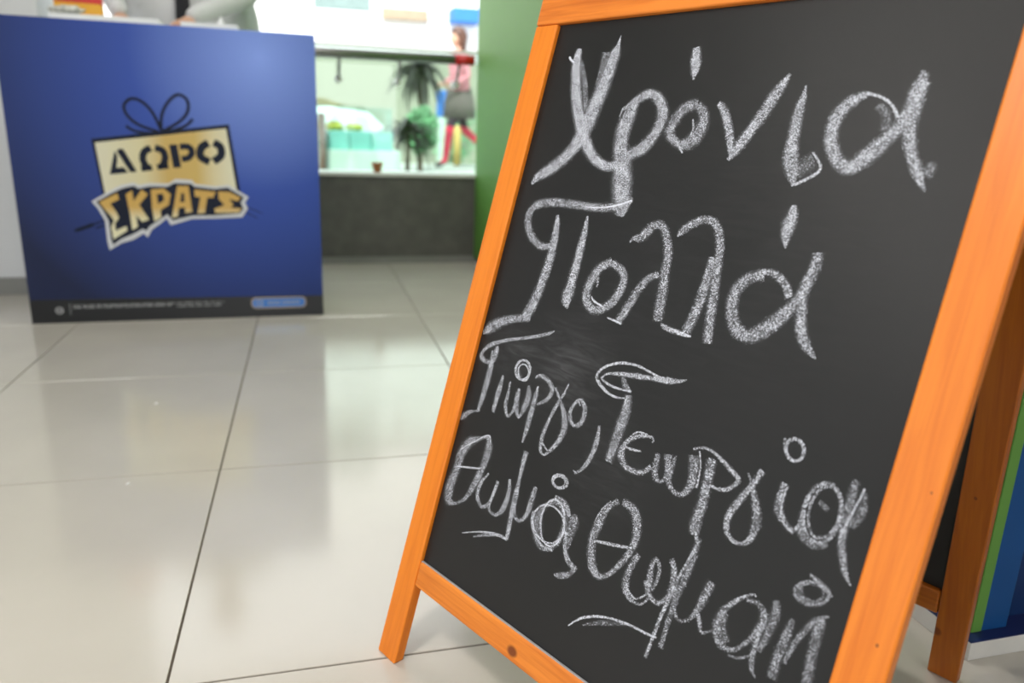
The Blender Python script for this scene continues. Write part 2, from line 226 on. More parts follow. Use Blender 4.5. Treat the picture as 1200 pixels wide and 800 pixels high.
# ------------------------------------------------------------------ writing and print data
CHALK = [  # letter, [(chalk density, [(across, up, width) in tenths of a millimetre, ...]), ...]
 ('chi',[(0.8,[(856,8418,87),(860,8252,154),(955,7954,170),(1076,7685,175),(1261,7396,184),(1449,7166,149),(1634,7032,127),(1822,6978,117),(1970,7024,115)]),(0.5,[(942,8248,63),(1112,7950,85),(1232,7633,71)]),(1.2,[(711,8323,32),(758,8278,34),(821,8248,25)]),(0.75,[(1490,8543,18),(1485,8442,58),(1470,8328,161),(1438,8085,206),(1387,7789,229),(1311,7476,246),(1256,7291,224),(1125,7086,177),(917,6914,174),(694,6776,127),(617,6681,40)]),(0.45,[(1331,8348,133),(1329,8205,111),(1315,7946,74)])]),
 ('rho',[(0.7,[(1801,7564,21),(1819,7655,34),(1897,7690,84),(2030,7783,125),(2184,7831,110),(2342,7732,129),(2421,7565,159),(2375,7372,158),(2253,7211,167),(2066,7117,133)]),(0.72,[(1984,7734,122),(1939,7585,204),(1909,7435,216),(1929,7235,214),(2012,7039,232),(2073,6868,276),(2128,6698,262),(2197,6506,214),(2239,6423,42)])]),
 ('omicron',[(0.6,[(2846,7712,117),(2701,7673,134),(2602,7543,141),(2580,7389,122),(2732,7276,97),(2875,7304,167),(2960,7422,162),(2963,7581,121),(2846,7712,84)]),(0.8,[(2692,7310,39),(2819,7179,19)]),(0.8,[(2834,7546,22),(2869,7454,25),(2860,7380,17)]),(0.75,[(2631,8333,98),(2656,8220,126),(2688,8103,121),(2704,7975,17)])]),
 ('nu',[(0.7,[(3099,7720,55),(3174,7661,89),(3266,7528,95),(3352,7353,92),(3431,7146,49)]),(0.72,[(3395,7134,43),(3472,7269,122),(3564,7446,121),(3654,7619,130),(3719,7789,129),(3776,7905,103),(3822,8008,26)])]),
 ('iota',[(0.7,[(4023,7887,17),(4028,7774,67),(4022,7650,106),(4040,7378,126),(4072,7180,147),(4134,7035,116),(4180,6924,30)]),(0.35,[(4165,7062,167),(4249,7128,166),(4315,7180,170)]),(0.9,[(4158,6928,27),(4267,6982,33),(4396,7100,31),(4279,7253,18)])]),
 ('alpha',[(0.7,[(4634,7796,63),(4516,7734,120),(4413,7592,136),(4413,7389,127),(4521,7202,124),(4655,7127,134),(4769,7215,164),(4879,7346,152),(4980,7495,124),(5033,7653,111),(5058,7830,128),(5072,7940,91),(5052,7996,25)]),(0.9,[(4625,7803,36),(4760,7771,30),(4880,7697,27),(4961,7585,39)]),(0.35,[(4758,7698,79),(4855,7607,91),(4877,7470,91)]),(0.68,[(5088,7896,111),(5079,7675,118),(5092,7453,116),(5161,7278,99),(5244,7128,96),(5351,6965,23)]),(0.45,[(5313,7089,114),(5339,7156,111),(5339,7216,55)])]),
 ('capital_pi',[(0.62,[(2303,6651,32),(2276,6592,76),(2078,6519,96),(1791,6487,103),(1441,6490,99),(1074,6483,106),(823,6427,116),(717,6305,121),(754,6142,121),(892,6006,109),(1088,5922,90),(1229,5954,85)]),(1.3,[(2306,6615,14),(2132,6549,25),(1921,6499,21),(1623,6476,13)]),(0.7,[(1218,6335,51),(1252,6199,103),(1275,6014,125),(1283,5827,133),(1262,5554,141),(1220,5302,156),(1168,5129,170),(1100,4991,133)]),(0.62,[(1217,5029,82),(1005,4980,97),(750,4891,125),(542,4761,153),(428,4658,37)]),(0.75,[(1707,6375,27),(1728,6228,82),(1732,6047,117),(1735,5814,131),(1732,5553,145),(1727,5369,172),(1780,5262,27)])]),
 ('omicron',[(0.65,[(2260,5898,96),(2112,5808,117),(2017,5628,125),(2013,5448,117),(2129,5330,100),(2273,5346,102),(2421,5474,113),(2488,5646,116),(2458,5800,100),(2261,5893,81)]),(1.1,[(2089,5462,22),(2167,5413,26),(2309,5382,20)]),(0.6,[(2118,5695,52),(2133,5584,26)])]),
 ('lambda',[(0.62,[(2434,6144,18),(2466,6197,50),(2582,6231,118),(2688,6359,111),(2800,6388,91),(2904,6271,100),(2982,6094,109),(3002,5911,116),(3041,5707,121),(3057,5523,127),(3082,5376,110)]),(0.62,[(2935,5858,71),(2815,5798,88),(2722,5651,104),(2646,5455,112),(2567,5261,107)]),(1.0,[(2397,5276,14),(2510,5264,29),(2615,5247,24)]),(0.7,[(3129,5355,32),(3229,5325,58),(3424,5311,53)])]),
 ('lambda',[(0.62,[(3036,6295,17),(3078,6351,79),(3189,6448,91),(3337,6507,85),(3466,6467,87),(3551,6338,96),(3596,6171,98),(3617,5988,109),(3652,5809,108),(3684,5583,113),(3734,5280,102)]),(0.6,[(3522,6137,74),(3534,5928,106),(3523,5692,118),(3494,5498,113),(3452,5311,113)]),(1.0,[(3280,5333,23),(3401,5311,46),(3529,5306,18)])]),
 ('alpha',[(0.62,[(4135,6054,114),(3991,5993,115),(3893,5863,120),(3891,5693,128),(3976,5517,133),(4123,5444,125),(4259,5512,149),(4374,5635,149),(4463,5760,121),(4543,5904,98),(4589,6081,110),(4610,6232,108),(4595,6334,94)]),(0.62,[(4122,6080,64),(4241,6077,70),(4368,6001,79),(4448,5886,84)]),(0.62,[(4573,6100,87),(4568,5930,100),(4601,5767,102),(4648,5607,108),(4731,5489,97),(4848,5398,16)]),(0.75,[(4240,6743,60),(4248,6653,116),(4244,6545,140),(4249,6437,100),(4276,6332,13)])]),
 ('capital_gamma',[(0.65,[(1662,4958,20),(1567,4901,48),(1341,4814,47),(1101,4737,43),(884,4666,50),(639,4554,67),(523,4449,60),(513,4360,88),(636,4324,67),(754,4370,69),(762,4481,89),(759,4565,55)]),(0.66,[(683,4487,35),(725,4351,90),(737,4159,111),(731,3938,104),(716,3787,83),(708,3674,63)]),(0.55,[(721,3680,24),(571,3626,52),(470,3540,91),(416,3479,44)])]),
 ('iota',[(0.66,[(998,4232,40),(993,4059,93),(987,3889,87),(983,3744,60)])]),
 ('omega',[(0.66,[(1153,4193,33),(1168,4036,52),(1173,3895,72),(1253,3777,46),(1327,3870,49),(1339,4061,76),(1329,4151,45)]),(0.6,[(1324,4103,70),(1366,3928,95),(1450,3814,31),(1502,3957,103),(1520,4112,99),(1477,4227,56)]),(0.8,[(1439,4404,43),(1426,4330,41),(1371,4278,34),(1293,4266,34),(1223,4299,43),(1188,4367,45),(1202,4441,43),(1259,4494,34),(1337,4505,34),(1405,4470,41),(1439,4404,44),(1426,4330,43)]),(0.8,[(1347,4261,24),(1286,4287,26),(1244,4340,29),(1238,4400,28),(1271,4445,23),(1329,4456,21),(1390,4430,26),(1431,4378,28),(1437,4318,28),(1405,4274,23),(1347,4261,21),(1286,4287,24)]),(0.3,[(1313,4264,79),(1227,4358,67)])]),
 ('rho',[(0.66,[(1636,4263,30),(1637,4122,79),(1634,3938,91),(1630,3731,79),(1617,3547,30)]),(0.6,[(1550,4354,37),(1657,4396,58),(1804,4354,69),(1873,4267,70),(1826,4149,58),(1695,4052,34)])]),
 ('gamma',[(0.66,[(1914,4323,33),(2041,4193,49),(2154,4061,83),(2207,3913,94),(2172,3748,74),(2086,3609,55),(2003,3525,30),(1931,3568,59),(1909,3729,64),(1948,3943,51),(2006,4138,55),(2066,4288,38),(2102,4421,22)]),(0.8,[(1933,3647,31),(2060,3596,19),(2139,3715,20)])]),
 ('omicron',[(0.62,[(2307,4287,41),(2240,4174,54),(2244,4055,66),(2344,3989,47),(2433,4059,71),(2435,4199,75),(2365,4286,50),(2301,4289,30)]),(0.7,[(2351,4228,26),(2289,4281,17),(2250,4188,21)])]),
 ('comma',[(0.66,[(2690,4099,34),(2708,3969,69),(2706,3827,68),(2668,3672,60),(2602,3549,41),(2525,3483,29)]),(0.9,[(2497,3507,13),(2564,3497,20)])]),
 ('capital_gamma',[(0.85,[(2925,4480,18),(2802,4459,27),(2660,4482,39),(2539,4542,43),(2473,4607,41),(2521,4710,37),(2643,4792,33),(2801,4845,36),(2981,4859,31),(3155,4836,26),(3326,4805,30)]),(0.75,[(2537,4601,31),(2610,4671,28),(2773,4714,49),(2991,4748,61),(3202,4777,51),(3380,4802,72),(3525,4832,46),(3625,4872,13)]),(0.8,[(2550,4599,24),(2677,4563,33),(2826,4558,27),(2993,4574,22)]),(0.55,[(2818,4710,43),(2902,4606,77),(2990,4566,29)]),(0.6,[(2966,4528,108),(2987,4356,124),(2973,4169,135),(2958,4004,124),(2938,3762,109)])]),
 ('epsilon',[(0.66,[(3419,4138,20),(3419,4186,28),(3332,4182,34),(3211,4136,48),(3103,4040,64),(3072,3905,92),(3156,3802,71),(3289,3782,53),(3401,3813,55),(3480,3901,57)]),(0.8,[(3108,3985,22),(3217,3995,30),(3316,4010,13)]),(0.7,[(3129,4105,19),(3208,4187,22),(3340,4200,17)])]),
 ('omega',[(0.55,[(3525,4059,69),(3534,3920,75),(3570,3812,64),(3652,3799,34),(3683,3919,62),(3644,4089,107)]),(0.55,[(3735,4109,23),(3722,3954,71),(3730,3828,68),(3839,3751,48),(3938,3789,70),(3985,3943,104),(3934,4178,120)]),(0.8,[(3979,4235,14),(4036,4087,18),(4053,3885,23)])]),
 ('rho',[(0.6,[(4134,4212,102),(4146,4020,106),(4158,3763,106),(4145,3517,117),(4170,3462,72)]),(0.7,[(3903,4231,25),(3990,4276,25),(4086,4286,30),(4222,4242,40),(4362,4173,53),(4456,4112,48),(4381,4000,44),(4276,3956,33),(4182,3968,26)]),(0.7,[(4173,3507,72),(4214,3382,24)])]),
 ('gamma',[(0.62,[(4530,4213,17),(4596,4122,39),(4681,3968,77),(4738,3825,88),(4728,3656,67),(4664,3570,38),(4552,3564,44),(4472,3632,63),(4462,3776,72),(4524,3949,73),(4606,4126,64),(4658,4280,68)]),(0.7,[(4456,3646,21),(4497,3853,25),(4597,4081,20),(4654,4258,20)])]),
 ('iota',[(0.55,[(4899,4245,70),(4891,4131,79),(4906,3996,90),(4980,3925,70),(5068,3871,54),(5120,3938,28)]),(0.8,[(4926,4225,20),(4918,4061,20),(4971,3921,21),(5071,3862,24)]),(0.75,[(4971,4601,35),(4984,4543,35),(4965,4491,34),(4921,4466,34),(4867,4476,36),(4825,4519,36),(4811,4578,36),(4831,4630,35),(4876,4655,35),(4930,4644,35),(4971,4601,35),(4984,4543,35)]),(0.45,[(4777,4637,20),(4805,4545,33),(4880,4470,28)])]),
 ('alpha',[(0.6,[(5441,4147,38),(5424,3990,38),(5354,3879,38),(5256,3858,43),(5168,3937,43),(5124,4087,42),(5142,4249,40),(5215,4358,39),(5313,4374,42),(5399,4293,41),(5441,4147,39),(5424,3990,38)]),(0.55,[(5376,3949,28),(5300,3901,30),(5223,3941,31),(5175,4056,30),(5175,4202,29),(5223,4320,28),(5300,4365,30),(5375,4322,30),(5422,4208,29),(5422,4066,28),(5376,3949,27),(5300,3901,28)]),(0.45,[(5114,4059,51),(5166,3883,79),(5286,3816,46),(5403,3877,35)]),(0.45,[(5231,4203,46),(5321,4161,50)]),(0.85,[(5564,4445,17),(5541,4305,20),(5509,4160,24),(5478,3977,17)]),(0.5,[(5479,4489,59),(5480,4357,77),(5494,4211,104),(5484,4055,86)]),(0.42,[(5566,4409,52),(5592,4251,84),(5545,4099,67)]),(0.62,[(5487,4075,71),(5514,3916,72),(5560,3803,66),(5605,3710,48),(5673,3639,15)])]),
 ('capital_theta',[(0.6,[(1053,3451,28),(875,3356,59),(713,3260,138),(605,3077,155),(587,2836,143),(546,2614,163),(574,2432,163),(711,2417,44),(884,2552,63),(988,2793,114),(1054,3031,116),(1081,3268,134),(1030,3421,88)]),(0.9,[(569,3109,20),(807,3305,25),(1013,3443,22),(1085,3368,23)]),(0.9,[(579,2880,22),(797,2940,27),(1023,3003,24)])]),
 ('omega',[(0.66,[(1194,3002,28),(1099,2843,60),(1091,2675,73),(1205,2571,58),(1322,2651,53),(1366,2808,59),(1386,2968,52)]),(0.66,[(1386,2968,52),(1357,2777,45),(1353,2593,46),(1497,2576,46),(1590,2701,90),(1613,2902,73),(1571,3064,52)])]),
 ('mu',[(0.66,[(1722,3470,85),(1719,3294,78),(1729,3082,64),(1734,2894,94),(1748,2682,87),(1773,2380,73)]),(0.62,[(1724,2890,37),(1796,2702,65),(1899,2663,50),(1988,2779,71),(2002,2944,88),(2015,3129,68)]),(0.8,[(1786,2377,40),(1638,2369,44),(1413,2313,31),(1192,2225,21),(999,2132,13)]),(0.6,[(1207,2163,16),(1390,2264,36),(1620,2361,20)])]),
 ('alpha',[(0.75,[(2457,3309,37),(2418,3268,34),(2353,3246,35),(2286,3253,42),(2243,3287,47),(2241,3334,43),(2281,3376,35),(2347,3397,35),(2413,3389,41),(2455,3356,45),(2457,3309,41),(2418,3268,37)]),(0.7,[(2309,3252,24),(2266,3268,26),(2253,3302,26),(2273,3340,22),(2320,3368,19),(2375,3375,22),(2417,3358,25),(2430,3325,25),(2410,3288,21),(2364,3260,19),(2309,3252,22),(2266,3268,24)]),(0.5,[(2586,2847,79),(2550,2677,75),(2449,2553,62),(2319,2522,77),(2211,2600,89),(2167,2758,87),(2206,2933,79),(2312,3055,64),(2441,3080,74),(2545,3000,83),(2586,2847,81),(2550,2677,79)]),(0.9,[(2582,2746,23),(2493,2640,21),(2348,2596,24),(2200,2634,29),(2108,2740,31),(2109,2874,28),(2204,2981,22),(2353,3020,24),(2497,2979,28),(2583,2874,29),(2582,2746,26),(2493,2640,24)]),(0.9,[(2294,2639,30),(2225,2781,30),(2224,2947,29),(2291,3071,24),(2400,3107,25),(2507,3042,29),(2573,2903,29),(2574,2742,27),(2510,2617,23),(2403,2578,26),(2294,2639,30),(2225,2781,31)]),(0.4,[(2195,2967,84),(2166,2798,157),(2265,2630,102)]),(0.7,[(2069,2864,28),(2112,2697,48),(2295,2551,37),(2507,2553,32)]),(0.6,[(2334,3125,59),(2510,3117,71),(2611,3005,63)]),(0.5,[(2691,3062,31),(2691,2987,153),(2682,2807,129),(2677,2653,80)]),(0.66,[(2628,2835,44),(2663,2673,58),(2745,2557,75),(2879,2506,59)]),(0.6,[(2892,2536,57),(2822,2417,67),(2704,2342,69),(2619,2322,35)])]),
 ('capital_theta',[(0.6,[(3204,3418,62),(3094,3297,67),(3043,3131,100),(3007,2921,111),(3052,2720,114),(3135,2599,110),(3262,2592,61),(3382,2725,61),(3489,2927,74),(3536,3112,94),(3509,3276,109),(3416,3401,106),(3257,3438,76)]),(0.7,[(2971,3077,17),(3020,3244,21),(3111,3381,20)]),(0.8,[(3030,2899,28),(3188,2938,37),(3354,2979,36),(3519,3027,26)])]),
 ('omega',[(0.6,[(3621,3002,63),(3565,2832,77),(3562,2643,94),(3648,2544,59),(3791,2540,25),(3865,2650,30)]),(0.8,[(3596,2613,26),(3725,2570,22),(3831,2668,20)]),(0.6,[(3788,2797,69),(3851,2690,63),(3974,2647,52),(4061,2746,44),(4080,2890,62),(4062,3038,70),(3998,3125,66)]),(0.6,[(3844,2754,78),(3803,2918,66),(3828,3048,37),(3895,2984,46),(3906,2853,39),(3880,2726,29)])]),
 ('mu',[(0.7,[(4237,3424,26),(4183,3203,27),(4128,2979,32),(4085,2713,47),(4051,2494,43),(4011,2087,39)]),(0.52,[(4227,3442,55),(4221,3242,82),(4199,3035,82),(4172,2845,69),(4151,2590,61),(4142,2260,62)]),(0.55,[(4123,2955,34),(4152,2746,50),(4235,2611,35),(4336,2651,34),(4408,2775,62),(4443,2933,85),(4479,3106,85)]),(0.6,[(4411,2787,29),(4472,2689,53),(4519,2616,31),(4614,2694,18)]),(0.9,[(2995,1897,14),(3124,2047,31),(3329,2176,31),(3544,2252,27),(3761,2294,28),(3951,2310,28),(4074,2330,18)]),(0.4,[(3178,2001,17),(3352,2111,43),(3532,2203,43),(3722,2283,17)])]),
 ('alpha',[(0.55,[(4923,3171,13),(4905,3193,20),(4815,3118,33),(4716,2999,56),(4649,2854,76),(4646,2725,81),(4710,2632,87),(4821,2610,51),(4915,2687,39),(4991,2813,54),(5043,2963,79),(5043,3069,76),(4960,3128,47),(4850,3112,36)]),(0.4,[(4693,2908,64),(4694,2766,85),(4786,2665,69)]),(0.5,[(5112,3233,55),(5137,3148,89),(5135,3026,85),(5116,2880,70),(5088,2735,42)]),(0.6,[(5068,3037,37),(5049,2890,43),(5041,2748,51),(5048,2629,59),(5075,2552,43),(5127,2502,13)]),(0.5,[(4820,2557,18),(4929,2586,25),(5022,2661,18)])]),
 ('eta',[(0.52,[(5297,3154,36),(5290,3076,71),(5276,2920,88),(5261,2762,90),(5263,2576,86)]),(0.5,[(5332,2757,30),(5342,2852,48),(5376,2989,54),(5427,3118,55),(5480,3233,49),(5573,3318,20)]),(0.52,[(5527,3271,79),(5526,3127,93),(5532,2985,84),(5543,2846,90),(5560,2667,91)]),(0.6,[(5530,3480,30),(5511,3415,29),(5445,3357,31),(5357,3328,34),(5280,3340,37),(5244,3389,34),(5264,3456,31),(5333,3514,32),(5421,3542,34),(5496,3528,35),(5530,3480,32),(5511,3415,30)]),(0.45,[(5343,3348,33),(5286,3361,34),(5263,3404,31),(5284,3458,28),(5341,3504,29),(5411,3524,31),(5467,3510,32),(5488,3469,29),(5468,3415,27),(5413,3369,29),(5343,3348,32),(5286,3361,33)]),(0.55,[(5328,3579,21),(5415,3556,44),(5506,3513,44),(5557,3485,17)]),(0.4,[(5276,3454,44),(5315,3370,55),(5398,3366,35)])]),
]
LOGO = {  # shapes of the print on the counter front, (across, up) in tenths of a millimetre
 'gift_outline': [[(2476,6313),(6862,6927),(7141,4366),(2692,4008)]],
 'gift_box': [[(2577,6194),(6761,6789),(7022,4365),(2759,4088)]],
 'white': [[(2281,4244),(2958,4647),(3266,4809),(3641,4893),(3818,4816),(4159,4885),(4757,4870),(4997,5034),(5527,5002),(5610,4874),(6286,4801),(6720,4856),(7385,4434),(7238,4241),(7331,4033),(7128,3713),(6768,3695),(6212,3669),(5430,3651),(4719,3427),(4601,3674),(4421,3510),(4098,3280),(3938,3000),(3822,3140),(3464,2920),(3080,2807),(2685,2563),(2641,2875),(2637,3590),(2458,3990)]],
 'black': [[(2424,4229),(2963,4544),(3292,4698),(3645,4782),(3785,4688),(4149,4773),(4711,4764),(4948,4896),(5480,4880),(5603,4776),(6264,4703),(6690,4757),(7224,4425),(7102,4240),(7185,4015),(7040,3847),(6219,3777),(5437,3759),(4794,3592),(4635,3806),(4392,3625),(4032,3395),(3928,3239),(3798,3297),(3443,3101),(3094,2955),(2814,2743),(2760,2956),(2747,3590),(2569,4007)]],
 'gold': [[(2517,4222),(3108,4529),(3146,4314),(2854,4168),(3018,3889),(3088,3687),(2936,3485),(2935,3241),(3299,3404),(3306,3240),(2840,2940),(2806,3363),(2916,3590),(2816,3767),(2641,4007)],[(3368,4492),(3580,4630),(3598,4254),(3879,4658),(4066,4499),(3766,4135),(4037,3624),(3804,3542),(3637,3770),(3653,3362),(3465,3264),(3436,3850)],[(4177,4661),(4593,4707),(4804,4507),(4715,4141),(4426,3952),(4435,3690),(4198,3567),(4160,4016)],[(5031,4793),(5398,4798),(5463,3899),(5228,3857),(5228,4062),(5035,4037),(4973,3733),(4778,3691)],[(5581,4678),(6289,4605),(6181,4398),(5995,4405),(5872,3859),(5629,3842),(5762,4411),(5579,4434)],[(6368,4622),(6744,4610),(7112,4407),(7001,4281),(6713,4362),(6851,4155),(6750,4055),(7122,4032),(7018,3881),(6224,3861),(6195,4010),(6542,4145),(6367,4359)]],
 'holes': [[(4351,4502),(4548,4521),(4576,4302),(4368,4163)],[(5150,4551),(5234,4552),(5235,4251),(5088,4233)]],
 'delta': [[(3154,5941),(3219,5788),(3215,5671),(3158,5374),(3379,5401),(3523,5224),(2934,5150)],[(3260,5998),(3421,6017),(3791,5260),(3583,5232),(3230,5904)]],
 'ribbons': [[(4664,6681,102),(4432,7249,102),(4133,7579,102),(3816,7656,102),(3580,7427,102),(3658,7105,102),(3994,6813,102),(4598,6601,102)],[(4662,6658,102),(4734,7184,102),(4975,7614,102),(5288,7848,102),(5558,7692,102),(5561,7331,102),(5280,6973,102),(4672,6604,102)],[(3578,6775,94),(3831,6615,94),(4300,6553,94),(4670,6580,94)],[(5699,7065,94),(5473,6848,94),(5125,6696,94),(4670,6580,94)],[(4288,6064,222),(4086,5941,222),(4009,5728,222),(4051,5533,222),(4142,5393,222)],[(4422,6075,222),(4652,5987,222),(4724,5768,222),(4662,5562,222),(4577,5433,222)],[(3932,5357,188),(4277,5411,188)],[(4443,5430,188),(4805,5477,188)],[(5004,6200,256),(5087,5419,256)],[(5216,6128,205),(5496,6135,205),(5596,5948,205),(5468,5762,205),(5245,5717,205)],[(6152,6280,256),(5912,6115,256),(5868,5811,256),(6148,5641,256)],[(6322,6300,256),(6529,6163,256),(6541,5867,256),(6280,5660,256)]],
 'swish': [[(1641,3220,51),(2032,3364,51),(2677,3622,51)],[(1694,3244,119),(2032,3364,119),(2259,3461,119)],[(2319,3324,51),(2623,3445,51)],[(7309,4075,34),(7821,3850,34)],[(7219,3907,34),(7650,3680,34)]],
}
# ------------------------------------------------------------------ the setting
GX, WY = .885, 4.09               # left edge of the display stand's base, inner face of the window wall
FA = -0.0089                      # the floor tiling runs a touch off the walls
fl = obj('floor', bx(-4.2, 3.4, -3.6, 4.26, -.06, -.0035), M['grout']); tag(fl, 'grey grouted floor of large pale tiles', kind='structure')
TX, TY, G = .60, .665, .0032
tb = bx(-TX/2+G/2, TX/2-G/2, -TY/2+G/2, TY/2-G/2, -.0035, 0)
bmesh.ops.bevel(tb, geom=[e for e in tb.edges if all(v.co.z > -.001 for v in e.verts)], offset=.0008, segments=1, affect='EDGES')
tile0 = obj('tile', tb, M['tile'], fl); first = True
for i in range(-6, 6):
    for j in range(-7, 5):
        o = tile0 if first else tile0.copy()
        if not first: link(o); o.parent = fl
        first = False
        x, y = -.1997+TX*(i+.5), 1.5694+TY*(j+.5)
        o.location = (x*1+y*.0089, y-x*.0089, 0); o.rotation_euler.z = FA
def struct(name, bm, m, lab=None, **k): return tag(obj(name, bm, m, **k), lab, kind='structure')
CH = 3.6
struct('ceiling', bx(-4.3, 3.5, -3.7, 4.3, CH, CH+.1), M['white'])
# the window wall: grey stone base, white sill, open above, lintel
struct('wall_back', bx(-4.3, 3.4, WY, WY+.19, 0, .455), M['stone'], 'grey stone base under the window')
struct('trim_1', bx(-.92, 3.4, WY-.012, WY+.20, .455, .474), M['sill'], 'white window sill', bevel=.003)
struct('trim_2', bx(-.92, .95, WY-.006, WY, 0, .035), M['skirt'])
struct('wall_back_lintel', bx(-4.3, 3.4, WY, WY+.19, 2.6, CH), M['white'])
bm = bmesh.new(); box(bm, 1.0, 3.4, WY, WY+.19, .474, 2.6); struct('wall_back_right', bm, M['white'])
# pillar of white wall with its grey skirting, left of and behind the counter
struct('wall_left_pillar', bx(-2.7, -.93, 3.445, WY+.19, 0, CH), M['wall'])
struct('baseboard_left', bx(-2.7, -.925, 3.433, 3.445, 0, .07), M['skirt'], bevel=.002)
struct('wall_left', bx(-4.3, -4.2, -3.6, -2.4, 0, CH), M['wall']); struct('wall_left_back', bx(-4.3, -4.2, 1.0, 4.1, 0, CH), M['wall'])
struct('wall_left_lintel', bx(-4.3, -4.2, -2.4, 1.0, 3.5, CH), M['wall'])
struct('wall_right', bx(3.4, 3.5, -3.6, 4.28, 0, CH), M['wall']); struct('wall_front', bx(-4.3, -.9, -3.7, -3.6, 0, CH), M['wall'])
struct('wall_front_right', bx(1.6, 3.5, -3.7, -3.6, 0, CH), M['wall']); struct('wall_front_lintel', bx(-.9, 1.6, -3.7, -3.6, 2.7, CH), M['wall'])
w = tag(empty('window_1', (0, WY+.09, 0)), 'pale green glass under and over the steel rail', kind='structure')
obj('pane', bx(-.92, 1.0, -.005, .005, .474, 1.085), M['pane'], w)
obj('glass_edge', bx(-.92, 1.0, -.009, .009, 1.085, 1.10), M['sill'], w)
# handrail on the glass, held by small brackets
hr = empty('handrail', (0, WY-.03, 1.045), 0, 'long brushed steel handrail across the window above the grey base', 'handrail')
bm = bmesh.new(); tube(bm, [(-.9, 0, -.004), (.88, 0, .0)], .0245, 24); obj('rail_tube', bm, M['steel'], hr, True)
bm = bmesh.new(); tube(bm, [(.78, 0, -.0005), (.88, 0, 0)], .0252, 24); tag(obj('red_reflection', bm, M['reflected_red'], hr, True), 'painted red reflection at the right end')  # red reflection on the rail, painted as a thin band round it
for x in (-.6, -.2, .204, .50, .80):
    bm = bmesh.new(); tube(bm, [(x, 0, -.018), (x-.001, .0, -.05), (x-.002, .02, -.085), (x-.003, .06, -.117)], .008, 8); obj('rail_bracket', bm, M['steel'], hr, True)
    bm = bmesh.new(); tube(bm, [(x-.003, .045, -.117), (x-.003, .055, -.117), (x-.003, .115, -.117)], [.014, .019, .019], 16); obj('glass_clamp', bm, M['white'], hr, True)  # bright glint of the metal clamps given as white colour
def make_added_panel(x, y, pw, lab):
    t = empty('added_ceiling_light', (x, y, CH), 0, lab, 'ceiling light', 'added unseen ceiling light panels')
    obj('added_panel_frame', bx(-.31, .31, -.31, .31, -.03, 0), M['white'], t, bevel=.004); obj('added_diffuser', bx(-.28, .28, -.28, .28, -.034, -.030), M['added_lampw'], t)
    ld = bpy.data.lights.new('panel_glow', 'AREA'); ld.shape = 'SQUARE'; ld.size = .56; ld.energy = pw; ld.color = (1, .96, .90)
    lo = bpy.data.objects.new('panel_glow', ld); link(lo, t); lo.location = (0, 0, -.04)
for k, (x, y, pw) in enumerate(ADDED_PANELS): make_added_panel(x, y, pw, 'added unseen flat square white light panel on the ceiling '+['left of the chalkboard', 'at the left of the shop entrance', 'between the chalkboard and the shop entrance', 'between the chalkboard and the window'][k])

px_, py_, pz_, pw0 = ADDED_PENDANT
pl_ = empty('added_pendant_lamp', (px_, py_, CH), 0, 'added unseen white shaded pendant lamp hanging at the left of the chalkboard', 'lamp')
bm = bmesh.new(); lathe(bm, [(.05, -.03), (.05, 0)], 20); obj('added_ceiling_rose', bm, M['white'], pl_, True)
bm = bmesh.new(); tube(bm, [(0, 0, -.03), (0, 0, pz_-CH+.17)], .004, 8); obj('added_lamp_flex', bm, M['white'], pl_)
bm = bmesh.new(); lathe(bm, [(.022, .17), (.03, .15), (.10, .09), (.15, .02), (.146, .02), (.096, .085), (.02, .145)], 32); o = obj('added_lamp_shade', bm, M['white'], pl_, True); o.location = (0, 0, pz_-CH)
bm = bmesh.new(); lathe(bm, [(.12, .030), (.12, .034)], 28); o = obj('added_diffuser', bm, M['added_lampw'], pl_); o.location = (0, 0, pz_-CH)
ld = bpy.data.lights.new('added_pendant_glow', 'AREA'); ld.shape = 'DISK'; ld.size = .24; ld.energy = pw0; ld.color = (1, .95, .90); lo = bpy.data.objects.new('added_pendant_glow', ld); link(lo, pl_); lo.location = (0, 0, pz_-CH+.02)

# ------------------------------------------------------------------ display stand behind the chalkboard (green side, blue end, white-edged base)
EY = .735
ds = empty('display_stand', (0, 0, 0), 0, 'tall green sided display stand with blue end on white edged blue base', 'display stand')
obj('base_slab', bx(GX, 1.75, .717, 3.95, 0, .029), M['base_white'], ds, bevel=.0015)
obj('base_top', bx(GX+.0005, 1.7495, .7175, 3.9495, .029, .0305), M['blue_base'], ds)
obj('side_panel', bx(GX+.018, GX+.036, EY, 4.085, .0305, 2.3), M['green'], ds, bevel=.001)
obj('end_strip', bx(GX+.036, GX+.082, EY+.001, EY+.05, .0305, 2.3), M['blue_light'], ds, bevel=.001)
obj('end_panel', bx(GX+.082, 1.72, EY+.022, EY+.04, .0305, 2.3), M['blue_dark'], ds)
obj('back_panel', bx(GX+.036, 1.72, 4.06, 4.08, .0305, 2.3), M['green_edge'], ds); obj('right_panel', bx(1.72, 1.738, EY, 4.08, .0305, 2.3), M['green_edge'], ds)

